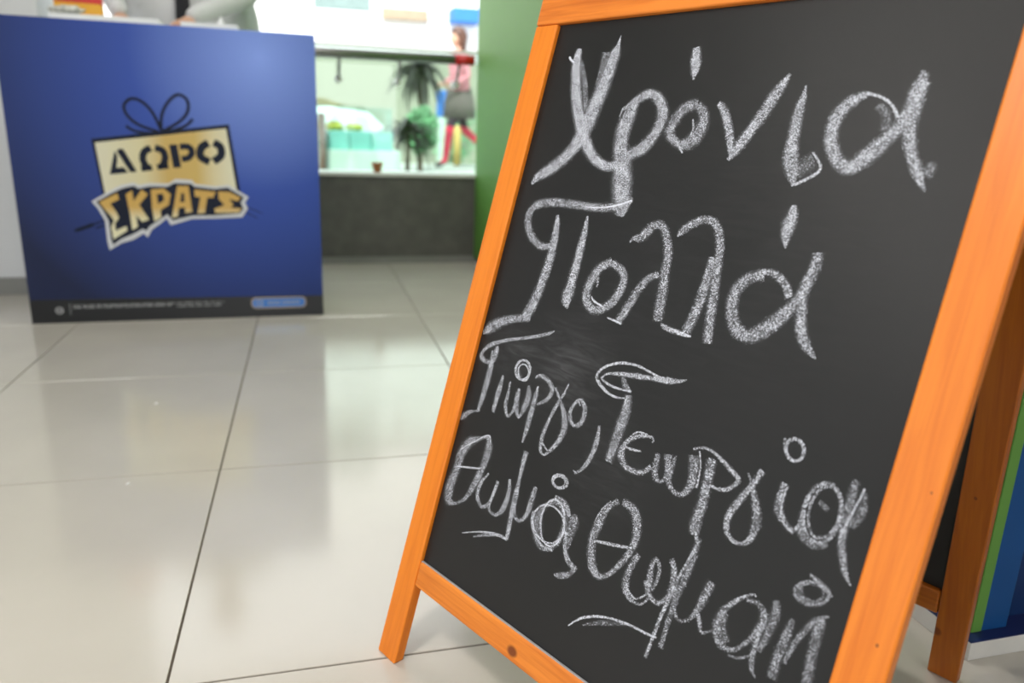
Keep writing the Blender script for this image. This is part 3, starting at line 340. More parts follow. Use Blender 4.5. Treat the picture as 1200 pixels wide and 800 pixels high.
# ------------------------------------------------------------------ promotional counter with its print
CW, CHT, CD = .9865, 1.0044, .42
pc = empty('promotional_counter', (-.9214, 2.9202, 0), .0177, 'blue promotional counter printed with a gold gift logo, black band at its foot', 'counter')
def print_mat():
    m = bpy.data.materials.new('blue_print_with_glare'); m.use_nodes = True; nt = m.node_tree; N = nt.nodes.new; Lk = nt.links.new; b = nt.nodes['Principled BSDF']
    t = N('ShaderNodeTexCoord'); s = N('ShaderNodeVectorMath'); s.operation = 'SUBTRACT'; Lk(t.outputs['Object'], s.inputs[0]); s.inputs[1].default_value = (.80, 0, .92)
    k = N('ShaderNodeVectorMath'); k.operation = 'MULTIPLY'; Lk(s.outputs[0], k.inputs[0]); k.inputs[1].default_value = (1.0, 0, .92)
    l = N('ShaderNodeVectorMath'); l.operation = 'LENGTH'; Lk(k.outputs[0], l.inputs[0])
    r = N('ShaderNodeValToRGB'); Lk(l.outputs['Value'], r.inputs[0]); e = r.color_ramp.elements
    e[0].position = 0; e[0].color = (.25, .37, .92, 1); e[1].position = .98; e[1].color = (.007, .014, .06, 1); q = e.new(.42); q.color = (.032, .078, .40, 1)  # printed vignette, with glare put into its pale top right
    Lk(r.outputs[0], b.inputs['Base Color']); b.inputs['Roughness'].default_value = .45; b.inputs['Specular IOR Level'].default_value = .35; return m
M['print'] = print_mat()
fp = obj('front_panel', bx(0, CW, 0, .012, 0, CHT), M['print'], pc, bevel=.001)
obj('side_panel', bx(0, .012, .012, CD, 0, CHT), M['side'], pc); obj('side_panel', bx(CW-.012, CW, .012, CD, 0, CHT), M['side'], pc)
obj('counter_top', bx(.012, CW-.012, .012, CD, CHT-.02, CHT), M['white'], pc); obj('shelf', bx(.012, CW-.012, .03, CD, .45, .468), M['white'], pc)
def poly(name, shapes, layer, m, parent=fp, ext=.00012):
    """flat printed shapes in the counter's front plane; even-odd fill makes the counters of letters"""
    cu = bpy.data.curves.new('c', 'CURVE'); cu.dimensions = '2D'; cu.fill_mode = 'BOTH'; cu.extrude = ext
    for s in shapes:
        sp = cu.splines.new('POLY'); sp.points.add(len(s)-1); sp.use_cyclic_u = True
        for p_, (x, z) in zip(sp.points, s): p_.co = (x*1e-4, z*1e-4, 0, 1)
    t = bpy.data.objects.new('t', cu); col.objects.link(t)
    me = bpy.data.meshes.new_from_object(t); col.objects.unlink(t); bpy.data.objects.remove(t)
    for v in me.vertices: x, y, z = v.co; v.co = (x, -.0003*layer-z, y)
    me.materials.clear(); me.materials.append(m); me.name = name
    return link(bpy.data.objects.new(name, me), parent)
def band(pts, w=None):
    pts = catmull(pts, 5) if len(pts) > 2 else pts; l, r = [], []
    for i, p_ in enumerate(pts):
        a, b = pts[max(i-1, 0)], pts[min(i+1, len(pts)-1)]; dx, dz = b[0]-a[0], b[1]-a[1]; d = math.hypot(dx, dz) or 1; h = (w or p_[2])/2
        l.append((p_[0]-dz/d*h, p_[1]+dx/d*h)); r.append((p_[0]+dz/d*h, p_[1]-dx/d*h))
    return l+r[::-1]
gold = ramp_mat('printed_gold_across', [(0, (.72, .68, .52)), (.32, (.70, .62, .38)), (.50, (.60, .40, .12)), (.72, (.62, .42, .12)), (.86, (.72, .62, .38)), (1, (.76, .72, .55))], 'X', .264, .69)
gold2 = ramp_mat('printed_gold_down', [(0, (.78, .74, .52)), (.42, (.74, .66, .42)), (.66, (.62, .38, .10)), (1, (.60, .36, .08))], 'Z', .30, .46)
poly('gift_outline', LOGO['gift_outline'], 1, M['ink']); poly('gift_box', LOGO['gift_box'], 2, gold)
RB = LOGO['ribbons']
poly('gift_bow', [band(q) for q in RB[:1]], 2, M['ink']); poly('gift_bow', [band(q) for q in RB[1:2]], 2, M['ink'])
for q in RB[2:4]: poly('gift_bow_tail', [band(q)], 2, M['ink'])
poly('printed_letter', LOGO['delta'], 3, M['ink'])                      # delta
for q in RB[4:8]: poly('printed_letter', [band(q)], 3, M['ink'])        # omega, in stencil halves and feet
for q in RB[8:10]: poly('printed_letter', [band(q)], 3, M['ink'])       # rho
for q in RB[10:]: poly('printed_letter', [band(q)], 3, M['ink'])        # omicron
poly('lettering_outline', LOGO['white'], 4, M['ink_white']); poly('lettering_ground', LOGO['black'], 5, M['ink'])
for k, g_ in enumerate(LOGO['gold']):
    hs = {2: [LOGO['holes'][0]], 3: [LOGO['holes'][1]]}.get(k, [])
    poly('gold_letter', [g_]+hs, 6, gold2)
for q in LOGO['swish']: poly('brush_streak', [band(q)], 1, M['ink'])
poly('foot_band', [[(0, 0), (9865, 0), (9865, 770), (0, 850)]], 1, M['band'])
def disc(cx, cz, r, n=24): return [(cx+r*math.cos(2*math.pi*k/n), cz+r*math.sin(2*math.pi*k/n)) for k in range(n)]
poly('round_mark', [disc(890, 455, 125), disc(890, 455, 85)], 2, M['ink_grey']); poly('round_mark_bar', [[(830, 430), (950, 430), (950, 475), (830, 475)]], 2, M['ink_grey'])
poly('divider_line', [[(1225, 290), (1240, 290), (1240, 700), (1225, 700)]], 2, M['ink_grey'])
for row, (z0, xa, xb) in enumerate(((585, 1340, 6300), (515, 1340, 4500), (475, 4700, 6280))):
    x = xa; gl = []
    while x < xb:                                     # rows of fine print too small to read in the photograph
        for _ in range(rnd.randint(4, 10)):
            if x > xb: break
            h = rnd.choice((44, 50, 50)); wd = rnd.randint(16, 34); gl.append([(x, z0), (x+wd, z0), (x+wd, z0+h), (x, z0+h)]); x += wd+14
        x += 60
    tag(poly('fine_print', gl, 2, M['ink_grey']), kind='stuff')
def pill(x0, x1, z0, z1):
    r = (z1-z0)/2.4; o = []
    for cx, cz, a0 in ((x1-r, z1-r, 0), (x0+r, z1-r, 90), (x0+r, z0+r, 180), (x1-r, z0+r, 270)):
        for k in range(6): a = R(a0+18*k); o.append((cx+r*math.cos(a), cz+r*math.sin(a)))
    return o
poly('button_rim', [pill(7260, 9240, 320, 740)], 2, M['gold_line']); poly('button_print', [pill(7310, 9190, 370, 690)], 3, M['button'])
poly('button_badge', [disc(7560, 530, 120), disc(7560, 530, 80)], 4, M['ink_grey'])
x = 7850; gl = []
while x < 9000:
    wd = rnd.randint(50, 80); gl.append([(x, 490), (x+wd, 490), (x+wd, 570), (x, 570)]); x += wd+30
    if 8250 < x < 8330: x += 60
poly('button_lettering', gl, 4, M['ink_grey'])

# things lying on the counter
CT = 1.0044
def ribbon_sheet(name, x0, x1, y0, y1, z0, h, lab, cat, grp=None):
    t = obj(name, bx(x0, x1, y0, y1, z0, z0+h), M['paper'], bevel=.002); return tag(t, lab, cat, grp)
ribbon_sheet('paper_stack', -.765, -.44, 2.95, 3.16, CT+.0005, .018, 'thin white paper stack on the left end of the counter', 'paper')
ribbon_sheet('white_tray', -.37, -.19, 2.95, 3.14, CT+.0005, .016, 'low white tray on the counter right of the black tie', 'tray')
sp = empty('snack_box', (-.695, 3.05, CT+.0187), R(6), 'red and yellow printed box on the paper stack', 'box')
obj('lower_sleeve', bx(-.07, .07, -.035, .035, 0, .042), M['yellow'], sp, bevel=.002); obj('upper_sleeve', bx(-.0705, .0705, -.0355, .0355, .042, .13), M['red'], sp, bevel=.002)
bm = bmesh.new(); bmesh.ops.create_icosphere(bm, subdivisions=4, radius=.05)
for v in bm.verts:
    c = v.co.copy(); k = 1+.32*noise.noise(c*38)+.18*noise.noise(c*90); v.co = Vector((c.x*1.05*k, c.y*.45*k, max(-.0115, c.z*.30*k)))
o = obj('film_wrapper', bm, M['cling'], None, True, loc=(-.715, 2.972, CT+.0305)); tag(o, 'crumpled clear film wrapper in front of the red and yellow box', 'wrapper')
bm = bmesh.new(); lathe(bm, [(.014, 0), (.015, .002), (.006, .014), (.003, .026), (.001, .030)], 16)
o = obj('white_dispenser', bm, M['paper'], None, True, loc=(-.245, 2.99, CT+.0168)); tag(o, 'small pointed white cap standing on the low white tray', 'cap')

# small jar on the sill
jr = empty('clay_pot', (.387, WY+.03, .4742), 0, 'small brown clay pot standing on the white window sill', 'pot')
bm = bmesh.new(); lathe(bm, [(.017, 0), (.020, .003), (.026, .034), (.026, .036)], 24); obj('pot_body', bm, M['pot'], jr, True)
bm = bmesh.new(); lathe(bm, [(.029, .034), (.030, .036), (.030, .048), (.027, .050), (.022, .046)], 24); obj('pot_rim', bm, M['pot'], jr, True)

# ------------------------------------------------------------------ chalkboard A-frame
LEAN, BZ = R(16.927), R(-63.8197); S, HB, HT, W0, TOP, TH = .0405, .1480, .8745, .5740, .928, .0155
W1 = W0+S
ab = empty('chalkboard', (.07858, .92306, 0), BZ, 'orange wood framed chalkboard with white Greek chalk writing, standing on the tiles', 'chalkboard')
RX = (-LEAN, 0, 0)
def stile(x0, x1, z1, m, rot, loc=(0, 0, 0), lean=LEAN, name='stile', rack=0, th=TH, hz=0):
    bm = bmesh.new(); b = box(bm, x0, x1, 0, th, 0, z1)
    for v in b:
        if v.co.z < .001: v.co.z = v.co.y*math.tan(lean)
        v.co.x += rack*v.co.z
    return obj(name, bm, m, ab, bevel=.0022, rot=rot, loc=loc, seg=3)
stile(0, S, HT-.0006, wood('pine_left_stile', 'z', 1), RX); stile(W0, W1, HT-.0006, wood('pine_right_stile', 'z', 2, [(.6010, 0, .3300, .0012), (.6068, 0, .4600, .0009)]), RX)
bm = bx(-.001, W1+.001, -.0005, TH, HT, TOP); obj('top_rail', bm, wood('pine_top_rail', 'x', 3, light=(.78, .23, .03), dark=(.52, .11, .010)), ab, bevel=.003, rot=RX, seg=3)
bm = bx(S+.0002, W0-.0002, 0, TH, .1135, HB); obj('bottom_rail', bm, wood('pine_bottom_rail', 'x', 4, [(.2362, 0, .126, .0065)], light=(.78, .24, .03), dark=(.55, .13, .012)), ab, bevel=.0035, rot=RX, seg=4)
pn = obj('blackboard', bx(S-.004, W0+.004, .006, .010, HB-.004, HT+.004), M['board'], ab, rot=RX)
obj('board_edge', bx(S, W0, .0025, .0059, HB-.001, HB+.0005), M['ink_grey'], pn)
# the writing, stroke by stroke: across / up / width on the board, with how thickly the chalk lies
lay = 0
for li, (letter, strokes) in enumerate(CHALK):
    verts, faces, uvs, dens = [], [], [], []
    for den, pts in strokes:
        lay += 1; y = .0059-.000006*(lay % 40); q = catmull(pts, 6); base = len(verts); run = 0; n = len(q)
        for i, (x, z, wd) in enumerate(q):
            a, b = q[max(i-1, 0)], q[min(i+1, n-1)]; dx, dz = b[0]-a[0], b[1]-a[1]; d = math.hypot(dx, dz) or 1
            wd = max(wd, 7)*(1.31+.12*noise.noise(Vector((x*.02, z*.02, lay)))); nx, nz = -dz/d*wd/2, dx/d*wd/2
            for s_ in range(5):
                f_ = s_/4*2-1; verts.append(((x+nx*f_)*1e-4, y, (z+nz*f_)*1e-4)); uvs.append((s_/4, i/n))
                dens.append(den)
            if i:
                for s_ in range(4): k = base+i*5+s_; faces.append((k-5, k-4, k+1, k))
    me = bpy.data.meshes.new('chalk_letter'); me.from_pydata(verts, [], faces); me.materials.append(M['chalk'])
    uvl = me.uv_layers.new(name='uv'); 
    for lp_ in me.loops: uvl.data[lp_.index].uv = uvs[lp_.vertex_index]
    at = me.attributes.new('chalk_load', 'FLOAT', 'POINT')
    for i, v_ in enumerate(dens): at.data[i].value = v_
    link(bpy.data.objects.new('chalk_letter' if letter != 'comma' else 'chalk_comma', me), pn)
# the rear frame, swung back and a little racked
half = .275; LB = math.atan2(half, .888); RB_ = (LB, 0, 0); YB = .568; OFF = (-.066, YB, 0); RK = .068
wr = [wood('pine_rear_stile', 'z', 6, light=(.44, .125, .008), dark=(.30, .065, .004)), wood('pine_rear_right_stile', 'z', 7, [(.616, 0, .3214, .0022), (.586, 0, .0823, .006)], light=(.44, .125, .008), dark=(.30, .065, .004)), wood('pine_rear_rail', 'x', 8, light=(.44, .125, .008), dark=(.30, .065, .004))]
ZT = .925
def racked(bm):
    for v in bm.verts: v.co.x += RK*v.co.z
    return bm
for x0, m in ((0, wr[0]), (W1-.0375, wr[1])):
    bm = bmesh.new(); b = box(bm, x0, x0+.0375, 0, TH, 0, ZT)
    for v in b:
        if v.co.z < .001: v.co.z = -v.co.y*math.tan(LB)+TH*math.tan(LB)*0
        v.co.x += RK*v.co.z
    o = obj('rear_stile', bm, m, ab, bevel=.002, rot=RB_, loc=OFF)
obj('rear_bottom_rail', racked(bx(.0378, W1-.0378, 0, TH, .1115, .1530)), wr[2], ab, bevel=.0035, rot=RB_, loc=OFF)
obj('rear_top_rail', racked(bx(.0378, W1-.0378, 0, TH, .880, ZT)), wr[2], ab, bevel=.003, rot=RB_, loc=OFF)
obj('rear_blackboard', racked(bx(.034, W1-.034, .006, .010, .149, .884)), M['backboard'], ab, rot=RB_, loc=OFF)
for x in (.08, W1-.14):
    h = obj('hinge', bx(x, x+.06, .245, .330, .893, .8955), M['steel'], ab, bevel=.0005)
    bm = bmesh.new(); tube(bm, [(x, .288, .8965), (x+.06, .288, .8965)], .0035, 10); obj('hinge_pin', bm, M['steel'], h, True)

GZ = .21                           # the pavement outside
# ------------------------------------------------------------------ people
def skin_mesh(joints, bones):
    """joints: name -> (x, y, z, radius); bones: (a, b). One continuous surface grown on the skeleton."""
    names = list(joints); me = bpy.data.meshes.new('s'); me.from_pydata([joints[n][:3] for n in names], [(names.index(a), names.index(b)) for a, b in bones], [])
    o = bpy.data.objects.new('s', me); col.objects.link(o); md = o.modifiers.new('k', 'SKIN'); md.use_smooth_shade = True
    sv = me.skin_vertices[0].data
    for i, n in enumerate(names):
        r = joints[n][3]; sv[i].radius = (r, r) if not isinstance(r, tuple) else r
        sv[i].use_root = (i == 0)
    ss = o.modifiers.new('u', 'SUBSURF'); ss.levels = ss.render_levels = 2
    bpy.context.view_layer.update(); dg = bpy.context.evaluated_depsgraph_get(); ev = o.evaluated_get(dg); m2 = bpy.data.meshes.new_from_object(ev)
    bm = bmesh.new(); bm.from_mesh(m2); bpy.data.objects.remove(o); return bm
def merge(bm, other, mi=None):
    me = bpy.data.meshes.new('t'); other.to_mesh(me); other.free(); n = len(bm.faces); bm.from_mesh(me); bm.faces.ensure_lookup_table()
    if mi is not None:
        for f in bm.faces[n:]: f.material_index = mi
    bpy.data.meshes.remove(me)
def hand(bm, wrist, dirn, palm_n, thumb_side, size=1.0, curl=.35, mi=0):
    """palm and five unequal, slightly curled fingers, each its own chain rooted in the palm"""
    d = Vector(dirn).normalized(); n = Vector(palm_n); n = (n-d*n.dot(d)).normalized(); s = d.cross(n)*thumb_side; w = Vector(wrist); z = size
    J = {'w': (*w, .021*z), 'p': (*(w+d*.045*z), (.036*z, .016*z)), 'q': (*(w+d*.085*z), (.034*z, .013*z))}
    p = skin_mesh(J, [('w', 'p'), ('p', 'q')]); merge(bm, p, mi)
    for k, (off, ln) in enumerate(((.027, .068), (.009, .078), (-.009, .072), (-.026, .056))):
        b = w+d*.075*z+s*off*z; J = {'a': (*b, .0095*z)}; a = 0; pr = b; bo = []
        for i, f in enumerate((.5, .3, .25)):
            a += curl*(1+.15*k); pr = pr+(d*math.cos(a)+n*math.sin(a)+s*off*1.5)*ln*f*1.15*z; J['abcd'[i+1]] = (*pr, (.0088-.001*i)*z); bo.append(('abcd'[i], 'abcd'[i+1]))
        merge(bm, skin_mesh(J, bo), mi)
    b = w+d*.025*z+s*.018*z; t1 = b+(d*.6+s*.7+n*.2).normalized()*.045*z; t2 = t1+(d*.85+s*.35+n*.35).normalized()*.034*z; t3 = t2+(d*.9+n*.4).normalized()*.024*z
    merge(bm, skin_mesh({'a': (*b, .013*z), 'b': (*t1, .0115*z), 'c': (*t2, .0098*z), 'd': (*t3, .008*z)}, [('a', 'b'), ('b', 'c'), ('c', 'd')]), mi)
def head(bm, c, yaw, h=.225, mi=0, mi_eye=1, mi_lip=2):
    """head with brow, nose, mouth, chin and ears; faces -Y before turning by yaw"""
    hb = bmesh.new(); bmesh.ops.create_uvsphere(hb, u_segments=32, v_segments=24, radius=1)
    for v in hb.verts:
        x, y, z = v.co; X = x*.33*h*(1 if z > -.2 else 1-.32*(-z-.2)); Y = y*.42*h; Z = z*.5*h
        if y < 0:
            Y *= .90
            g = math.exp(-((x/.16)**2))
            Y -= h*.10*g*math.exp(-(((z+.12)/.17)**2))*(1 if z < .05 else .6)      # nose
            Y += h*.035*math.exp(-(((abs(x)-.34)/.17)**2)-(((z-.06)/.12)**2))        # eye sockets
            Y -= h*.025*math.exp(-((x/.3)**2)-(((z+.46)/.07)**2)) ; Y -= h*.03*math.exp(-((x/.3)**2)-(((z+.85)/.16)**2))
        v.co = (X, Y, Z)
    for sd in (-1, 1):
        e = bmesh.new(); bmesh.ops.create_uvsphere(e, u_segments=10, v_segments=8, radius=1)
        for v in e.verts: v.co = Vector((v.co.x*.03*h*.6+sd*.335*h, v.co.y*.075*h+.02*h, v.co.z*.13*h-.01*h))
        merge(hb, e, 0)
        e = bmesh.new(); bmesh.ops.create_uvsphere(e, u_segments=10, v_segments=8, radius=.042*h, matrix=Matrix.Translation((sd*.125*h, -.335*h, .03*h))); merge(hb, e, 1)
    e = bmesh.new(); bmesh.ops.create_uvsphere(e, u_segments=12, v_segments=6, radius=1)
    for v in e.verts: v.co = Vector((v.co.x*.09*h, v.co.y*.03*h-.345*h, v.co.z*.022*h-.235*h))
    merge(hb, e, 2)
    bmesh.ops.transform(hb, matrix=Matrix.Translation(c) @ Matrix.Rotation(yaw, 4, 'Z'), verts=hb.verts)
    for f in hb.faces: f.material_index = {0: mi, 1: mi_eye, 2: mi_lip}[f.material_index]
    merge(bm, hb)
def hair_cap(c, yaw, h, long=0, grow=1.06):
    hb = bmesh.new(); bmesh.ops.create_uvsphere(hb, u_segments=32, v_segments=20, radius=1); kill = []
    for v in hb.verts:
        x, y, z = v.co
        if y < -.55+.3*max(0, .3-z)*2 and z < .42 or z < -.25 and not long: kill.append(v); continue
        X, Y, Z = x*.345*h*grow, (y*.44+.02)*h*grow, z*.51*h*grow
        if long and z < 0: Z = z*(.51*h+long); X *= 1.08+.05*math.sin(9*x); Y = Y*.8+.06*h
        v.co = (X*(1+.03*noise.noise(Vector((x*9, y*9, z*2)))), Y, Z)
    bmesh.ops.delete(hb, geom=kill, context='VERTS')
    bmesh.ops.transform(hb, matrix=Matrix.Translation(c) @ Matrix.Rotation(yaw, 4, 'Z'), verts=hb.verts); bmesh.ops.solidify(hb, geom=hb.faces[:], thickness=.006); return hb
def seg_mats(bm, rule):
    for f in bm.faces:
        r = rule(f.calc_center_median())
        if r is not None: f.material_index = r

# the attendant behind the counter, standing, leaning a hand on its edge
ax, ay = -.43, 3.66
J = {'pel': (ax, ay, .98, (.155, .11)), 'wai': (ax, ay-.01, 1.12, (.14, .10)), 'che': (ax, ay-.03, 1.34, (.165, .115)), 'nek': (ax, ay-.03, 1.49, .07), 'skl': (ax, ay-.05, 1.58, .05),
     'shl': (ax-.18, ay-.03, 1.43, .062), 'ell': (ax-.27, ay-.13, 1.20, .046), 'wrl': (ax-.18, ay-.40, 1.065, .034),
     'shr': (ax+.18, ay-.03, 1.43, .062), 'elr': (ax+.27, ay-.13, 1.20, .046), 'wrr': (ax+.05, ay-.41, 1.066, .034)}
Bn = [('pel', 'wai'), ('wai', 'che'), ('che', 'nek'), ('nek', 'skl'), ('che', 'shl'), ('shl', 'ell'), ('ell', 'wrl'), ('che', 'shr'), ('shr', 'elr'), ('elr', 'wrr')]
for s, sg in (('l', -1), ('r', 1)):
    J['hp'+s] = (ax+sg*.09, ay, .90, .092); J['kn'+s] = (ax+sg*.10, ay-.01, .49, .058); J['an'+s] = (ax+sg*.10, ay+.02, .09, .042); J['to'+s] = (ax+sg*.11, ay-.13, .042, .036)
    Bn += [('pel', 'hp'+s), ('hp'+s, 'kn'+s), ('kn'+s, 'an'+s), ('an'+s, 'to'+s)]
pa = empty('person', (ax, ay, 0), 0, 'person in a white shirt and black tie standing behind the blue counter', 'person')
bm = skin_mesh(J, Bn)
seg_mats(bm, lambda c: 3 if c.z > .93 and c.z < 1.485 else (4 if c.z <= .93 and c.z > .09 else (5 if c.z <= .09 else 0)))
hand(bm, (ax+.05, ay-.41, 1.066), (.05, -1, -.62), (0, -.5, -1), -1, 1, .25); hand(bm, (ax-.18, ay-.40, 1.065), (.25, -1, -.62), (0, -.5, -1), 1, 1, .3)
head(bm, (ax, ay-.07, 1.66), 0)
bmesh.ops.translate(bm, vec=(-ax, -ay, 0), verts=bm.verts)
obj('body', bm, [M['skin'], M['eye'], M['lips'], M['shirt'], M['trousers'], M['shoe']], pa, True)
bm = hair_cap((0, -.07, 1.665), 0, .225); obj('hair', bm, M['dark_hair'], pa, True)
bm = bmesh.new(); prism(bm, [(.010, 1.45), (-.010, 1.45), (-.022, 1.08), (0, .995), (.038, 1.06)], -.185, -.179)
for v in bm.verts: v.co.y += (.03 if v.co.z > 1.3 else 0)
obj('tie', bm, M['black_cloth'], pa)
bm = bmesh.new(); lathe(bm, [(.20, .86), (.27, .90), (.285, 1.0), (.275, 1.12), (.24, 1.30), (.17, 1.42), (.08, 1.455)], 40)
for v in bm.verts:
    a = math.atan2(v.co.y, v.co.x); k = 1+.035*math.sin(9*a+v.co.z*6)+.02*math.sin(17*a); v.co.x *= k; v.co.y *= k*.50
o = obj('shirt', bm, M['shirt'], pa, True); o.location = (0, -.02, 0)

# the woman walking past outside
wx, wy = 1.975, 9.9
def wp(dx, dy, z): return (wx+dx, wy+dy, GZ+z)
J = {'pel': (*wp(0, 0, .93), (.12, .13)), 'wai': (*wp(0, 0, 1.06), (.10, .11)), 'che': (*wp(-.01, 0, 1.27), (.11, .14)), 'nek': (*wp(-.02, 0, 1.43), .05), 'skl': (*wp(-.03, 0, 1.50), .045),
     'shl': (*wp(-.01, -.17, 1.36), .05), 'ell': (*wp(.06, -.22, 1.12), .04), 'wrl': (*wp(-.13, -.20, 1.02), .028),
     'shr': (*wp(-.01, .17, 1.36), .05), 'elr': (*wp(-.06, .22, 1.12), .04), 'wrr': (*wp(-.20, .18, 1.04), .028),
     'hpl': (*wp(0, -.08, .88), .085), 'knl': (*wp(-.15, -.08, .50), .060), 'anl': (*wp(-.20, -.08, .10), .040), 'tol': (*wp(-.33, -.08, .035), .034),
     'hpr': (*wp(0, .08, .88), .085), 'knr': (*wp(.07, .08, .50), .060), 'anr': (*wp(.36, .08, .27), .040), 'tor': (*wp(.42, .08, .15), .034)}
Bn = [('pel', 'wai'), ('wai', 'che'), ('che', 'nek'), ('nek', 'skl'), ('che', 'shl'), ('shl', 'ell'), ('ell', 'wrl'), ('che', 'shr'), ('shr', 'elr'), ('elr', 'wrr'),
      ('pel', 'hpl'), ('hpl', 'knl'), ('knl', 'anl'), ('anl', 'tol'), ('pel', 'hpr'), ('hpr', 'knr'), ('knr', 'anr'), ('anr', 'tor')]
bm = skin_mesh(J, Bn)
def rule(c):
    z = c.z-GZ; x = c.x-wx
    if z > 1.435: return 0
    if z > .97: return 3
    if z > .53: return 4
    if z > .085 and x < .39: return 5
    return 6
seg_mats(bm, rule)
hand(bm, wp(-.13, -.20, 1.02), (-1, 0, .1), (0, 1, 0), 1, .9, .45); hand(bm, wp(-.20, .18, 1.04), (-1, 0, .1), (0, -1, 0), -1, .9, .45)
head(bm, Vector(wp(-.045, 0, 1.575)), R(-90), .215)
bmesh.ops.translate(bm, vec=(-wx, -wy, -GZ), verts=bm.verts)
pw_ = empty('person', (wx, wy, GZ), 0, 'person with long brown hair, pink top and red boots walking outside', 'person')
obj('body', bm, [M['skin'], M['eye'], M['lips'], M['pink'], M['tights'], M['boot'], M['shoe']], pw_, True)
obj('hair', hair_cap((-.035, 0, 1.585), R(-90), .215, .22, 1.22), M['hair'], pw_, True)
bm = bmesh.new(); lathe(bm, [(.125, 1.02), (.15, .97), (.185, .84), (.20, .63), (.19, .63)], 32)
for v in bm.verts: v.co.x *= 1.02+.06*math.sin(7*math.atan2(v.co.y, v.co.x)); v.co.y *= .9
obj('skirt', bm, M['skirtc'], pw_, True)
bm = bmesh.new(); lathe(bm, [(.15, .96), (.155, 1.0), (.15, 1.15), (.17, 1.30), (.13, 1.39), (.07, 1.43)], 32)
for v in bm.verts: v.co.x *= .85+.04*math.sin(6*math.atan2(v.co.y, v.co.x)); v.co.x -= .01
obj('jumper', bm, M['pink'], pw_, True)

# ------------------------------------------------------------------ outside
struct('ground_pavement', bx(-14, 16, WY+.21, 11.4, .10, GZ), M['pave'], 'pale pavement outside the window')
struct('ground_street', bx(-20, 24, 11.4, 17.2, -.4, -.15), M['road'], 'street beyond the pavement'); struct('ground_side', bx(-40, 40, -30, -3.7, -.1, -.02), M['pave'], 'pavement in front of the shop'); struct('ground_left', bx(-40, -4.3, -3.7, 3.9, -.1, -.02), M['pave'], 'pavement at the left of the shop')
bd = empty('cream_building', (0, 17.2, 0), 0, 'cream rendered building across the street', 'building')
obj('wall', bx(-9, 12, 0, 5, -.15, 9), M['facade2'], bd); obj('base_course', bx(-9, 12, -.06, 0, -.15, 2.1), M['facade'], bd)
for k in range(5):
    for zz in (2.9, 5.8):
        x = -6.9+k*3.6; f = obj('window', bx(x, x+1.3, -.05, .02, zz, zz+1.6), M['white'], bd); obj('pane', bx(x+.08, x+1.22, -.06, -.05, zz+.08, zz+1.52), M['winglass'], f)
tag(obj('shop_sign', bx(1.75, 2.70, 17.05, 17.2, 2.86, 3.08), M['sign'], bevel=.01), 'long beige sign board on the building across the street', 'sign')
bm = bmesh.new(); prism(bm, [(3.15, 2.86), (3.75, 2.86), (3.75, 3.12), (3.15, 3.12)], 16.6, 17.19)
for v in bm.verts:
    if v.co.y < 16.6 and v.co.z > 3.0: v.co.z -= .14
tag(obj('awning', bm, M['awn']), 'small blue awning on the building across the street', 'awning')
# glass fronted kiosk counter on the pavement
kx0, kx1, ky0, ky1 = -.9, .80, 7.0, 7.5
kk = empty('kiosk_counter', (0, 0, 0), 0, 'pale turquoise glass topped kiosk counter on the pavement outside', 'kiosk')
obj('plinth', bx(kx0, kx1+.06, ky0-.05, ky1, GZ, .50), M['turq_pale'], kk, bevel=.005)
for k in range(9): obj('front_panel', bx(kx0+k*.189+.004, kx0+(k+1)*.189-.004, ky0, ky0+.03, .50, .66), M['turq'], kk, bevel=.003)
obj('carcass', bx(kx0, kx1, ky0+.03, ky1, .50, .655), M['turq'], kk)
obj('glass_case', bx(kx0+.01, kx1-.01, ky0+.01, ky0+.02, .66, .84), M['case'], kk); obj('glass_side', bx(kx1-.012, kx1-.002, ky0+.02, ky1-.02, .66, .84), M['case'], kk)
obj('case_top', bx(kx0, kx1, ky0, ky1, .84, .865), M['case'], kk, bevel=.003)
for k, (x, z, m) in enumerate(((-.05, .10, 'gold_goods'), (.14, .11, 'gold_goods'), (.31, .13, 'gold_goods'), (.48, .09, 'gold_goods'))):
    bm = bmesh.new(); bmesh.ops.create_icosphere(bm, subdivisions=3, radius=1)
    for v in bm.verts: c = v.co.copy(); kq = 1+.15*noise.noise(c*3+Vector((k, 0, 0))); v.co = Vector((c.x*.08*kq, c.y*.11*kq, max(-.03, c.z*z*.42*kq)))
    tag(obj('yellow_loaf', bm, M[m], None, True, loc=(x, ky0+.26, .69)), ['yellow goods heap in the kiosk case, farthest left', 'yellow goods heap in the kiosk case, second from the left', 'tallest yellow goods heap in the kiosk case', 'lowest yellow goods heap in the kiosk case, nearest its right end'][k], 'goods', 'yellow goods in the kiosk case')
bm = bmesh.new(); prism(bm, [(-.5, .866), (.40, .866), (.22, .93), (-.5, .94)], ky0+.1, ky0+.5); tag(obj('olive_cover', bm, M['olive'], bevel=.005), 'olive folded cover lying on the kiosk counter', 'cover')
tag(obj('brown_post', bx(.155, .215, 6.85, 6.92, GZ, .80), M['bark'], bevel=.004), 'brown wooden post before the kiosk counter', 'post')
